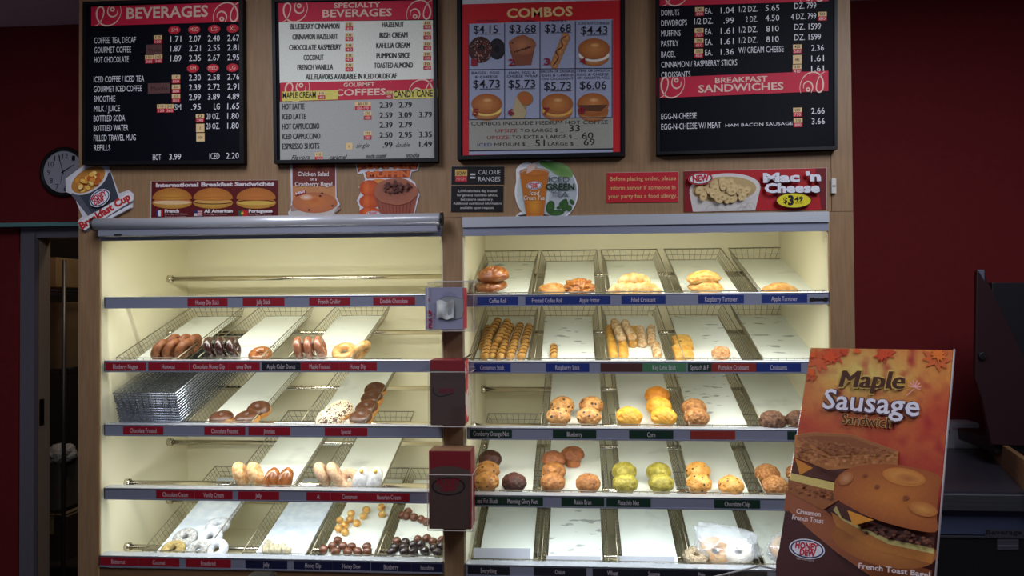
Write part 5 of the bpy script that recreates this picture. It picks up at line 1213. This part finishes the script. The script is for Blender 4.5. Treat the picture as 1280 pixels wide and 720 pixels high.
for k in range(150):
    u = random.random(); v = random.random(); x = 110+u*470; lo = 30+u*62; hi_ = 112-max(0, u-.3)*20+10; y = lo+(hi_-lo)*v
    a.ell(x, y, random.uniform(5,16), random.uniform(3,7), random.choice([(140,82,46),(150,92,52),(158,100,58),(128,74,40)]), n=8, rot=random.uniform(-20,30))
for k in range(90):
    u = random.random(); x = 96+u*505; top_ = (78+u*130 if u < .33 else 124-(u-.33)*28); a.ell(x, top_+random.uniform(8,44), random.uniform(5,13), random.uniform(4,9), random.choice([(182,118,68),(164,102,56),(190,130,80),(160,96,52)]), n=8)
for k in range(60):
    u = random.random(); x = 70+u*230; a.ell(x, 262+u*60+random.uniform(-12,34), 9, 6, random.choice([(168,104,56),(132,74,38),(120,66,34)]), n=8)
a.ell(540,560,270,110,(196,128,56),(160,92,40),rot=14,a0=-20,a1=200); a.poly([(275,400),(300,470),(500,590),(780,660),(790,600),(560,560),(340,440)], (190,120,52)); a.poly([(285,390),(330,440),(560,560),(788,610),(790,575),(560,520),(300,370)], (214,196,120))
a.poly([(290,345),(360,400),(560,450),(796,500),(790,580),(560,535),(330,430)], (88,46,36)); 
for k in range(60): a.ell(420+k*6.1+random.uniform(-8,8), 470+k*1.35+random.uniform(-22,26), 11, 7, random.choice([(112,62,46),(74,38,30),(130,76,56)]), n=8)
a.poly([(356,390),(490,440),(385,468)], (214,140,44))
# bagel crown is cut off by the poster's edge
bpts = [(288,290),(300,235),(350,190),(440,165),(560,160),(700,180),(822,222),(812,300),(803,420),(797,500),(640,478),(480,430),(360,370),(300,330)]
a.lay(); v = [a.w(560,330)]+[a.w(*p) for p in smooth(bpts+[bpts[0]], 4)]; m = len(v)-1; a.raw(v, [(0, i+1, i+2) for i in range(m-1)], [lin((196,118,48))]+[lin((158,82,36))]*m)
a.ell(640,225,110,44,(226,158,80),(196,118,48),rot=10); a.ell(660,232,70,26,(170,96,44),(206,136,64),rot=10); a.ell(735,385,75,36,(212,146,72),(182,106,46),rot=15)
a.ell(350,232,42,30,(196,140,96),(168,94,44),rot=-35)
for x, y, r in ((505,272,9),(650,328,11),(445,215,8)): a.ell(x,y,r*1.4,r,(120,58,32),(150,80,40))
for t, x0, x1, y in (('Cinnamon',100,222,406),('French Toast',80,236,436)): a.text(t,x0,x1,y,23,(220,206,206),.14,.02)
a.text('French Toast Bagel',412,770,680,26,(220,206,206),.135,.02)
logo(a, 155, 585, 90, 50, 9, .14); a.text('Take what is good',100,188,636,9,(190,170,170),.13,0); setart(a, 'food_picture', sg)
# clear top the sign stands on, and its counter
zt = CZ-.545
k0 = at_z(950, 708, zt); k1 = at_z(925, 714, zt); k2 = at_z(981, 714, zt)
e1 = (k1-k0).normalized(); e2 = (k2-k0).normalized()
gs = empty('counter_guard', k0, 'clear acrylic guard whose corner shows under the tall sandwich sign', 'guard')
gp = [Vector((0, 0, 0)), e1*.5, e1*.5+e2*.6, e2*.6]
MB().prism(gp, (0, 0, -.008)).obj('top_sheet', ACRYL, gs)
MB().prism([gp[0], gp[1], gp[1]-Vector((0, 0, .13)), gp[0]-Vector((0, 0, .13))], e2*.006).prism([gp[0], gp[3], gp[3]-Vector((0, 0, .13)), gp[0]-Vector((0, 0, .13))], e1*.006).obj('side_sheet', ACRYL, gs)
ef = MB()
for q0, q1 in ((gp[0], gp[1]), (gp[0], gp[3])): ef.tube([q0+Vector((0, 0, .001)), q1+Vector((0, 0, .001))], .0018, 5)
ef.obj('polished_edge', mat('polished_acrylic', (170, 166, 160), .25), gs)
sc2 = MB().box(-2.5, 2.6, -2.2, -1.12, 0, zt-.13); o = tag(sc2.obj('service_counter', mat('counter_laminate', (90, 70, 60), .5)), 'service counter below the tall sandwich sign', 'counter')
p = at(327, 717, -1.35); o = empty('card_terminal', (p.x, -1.35, zt-.13), 'black rounded top of a device peeking up at the lower edge', 'device')
MB().box(-.026, .026, -.02, .02, 0, p.z-zt+.13).obj('housing', BLK, o, bevel=.008); MB().box(-.02, .02, -.021, -.02, .01, p.z-zt+.115).obj('screen', mat('screen_black', (10, 10, 14), .1), o)
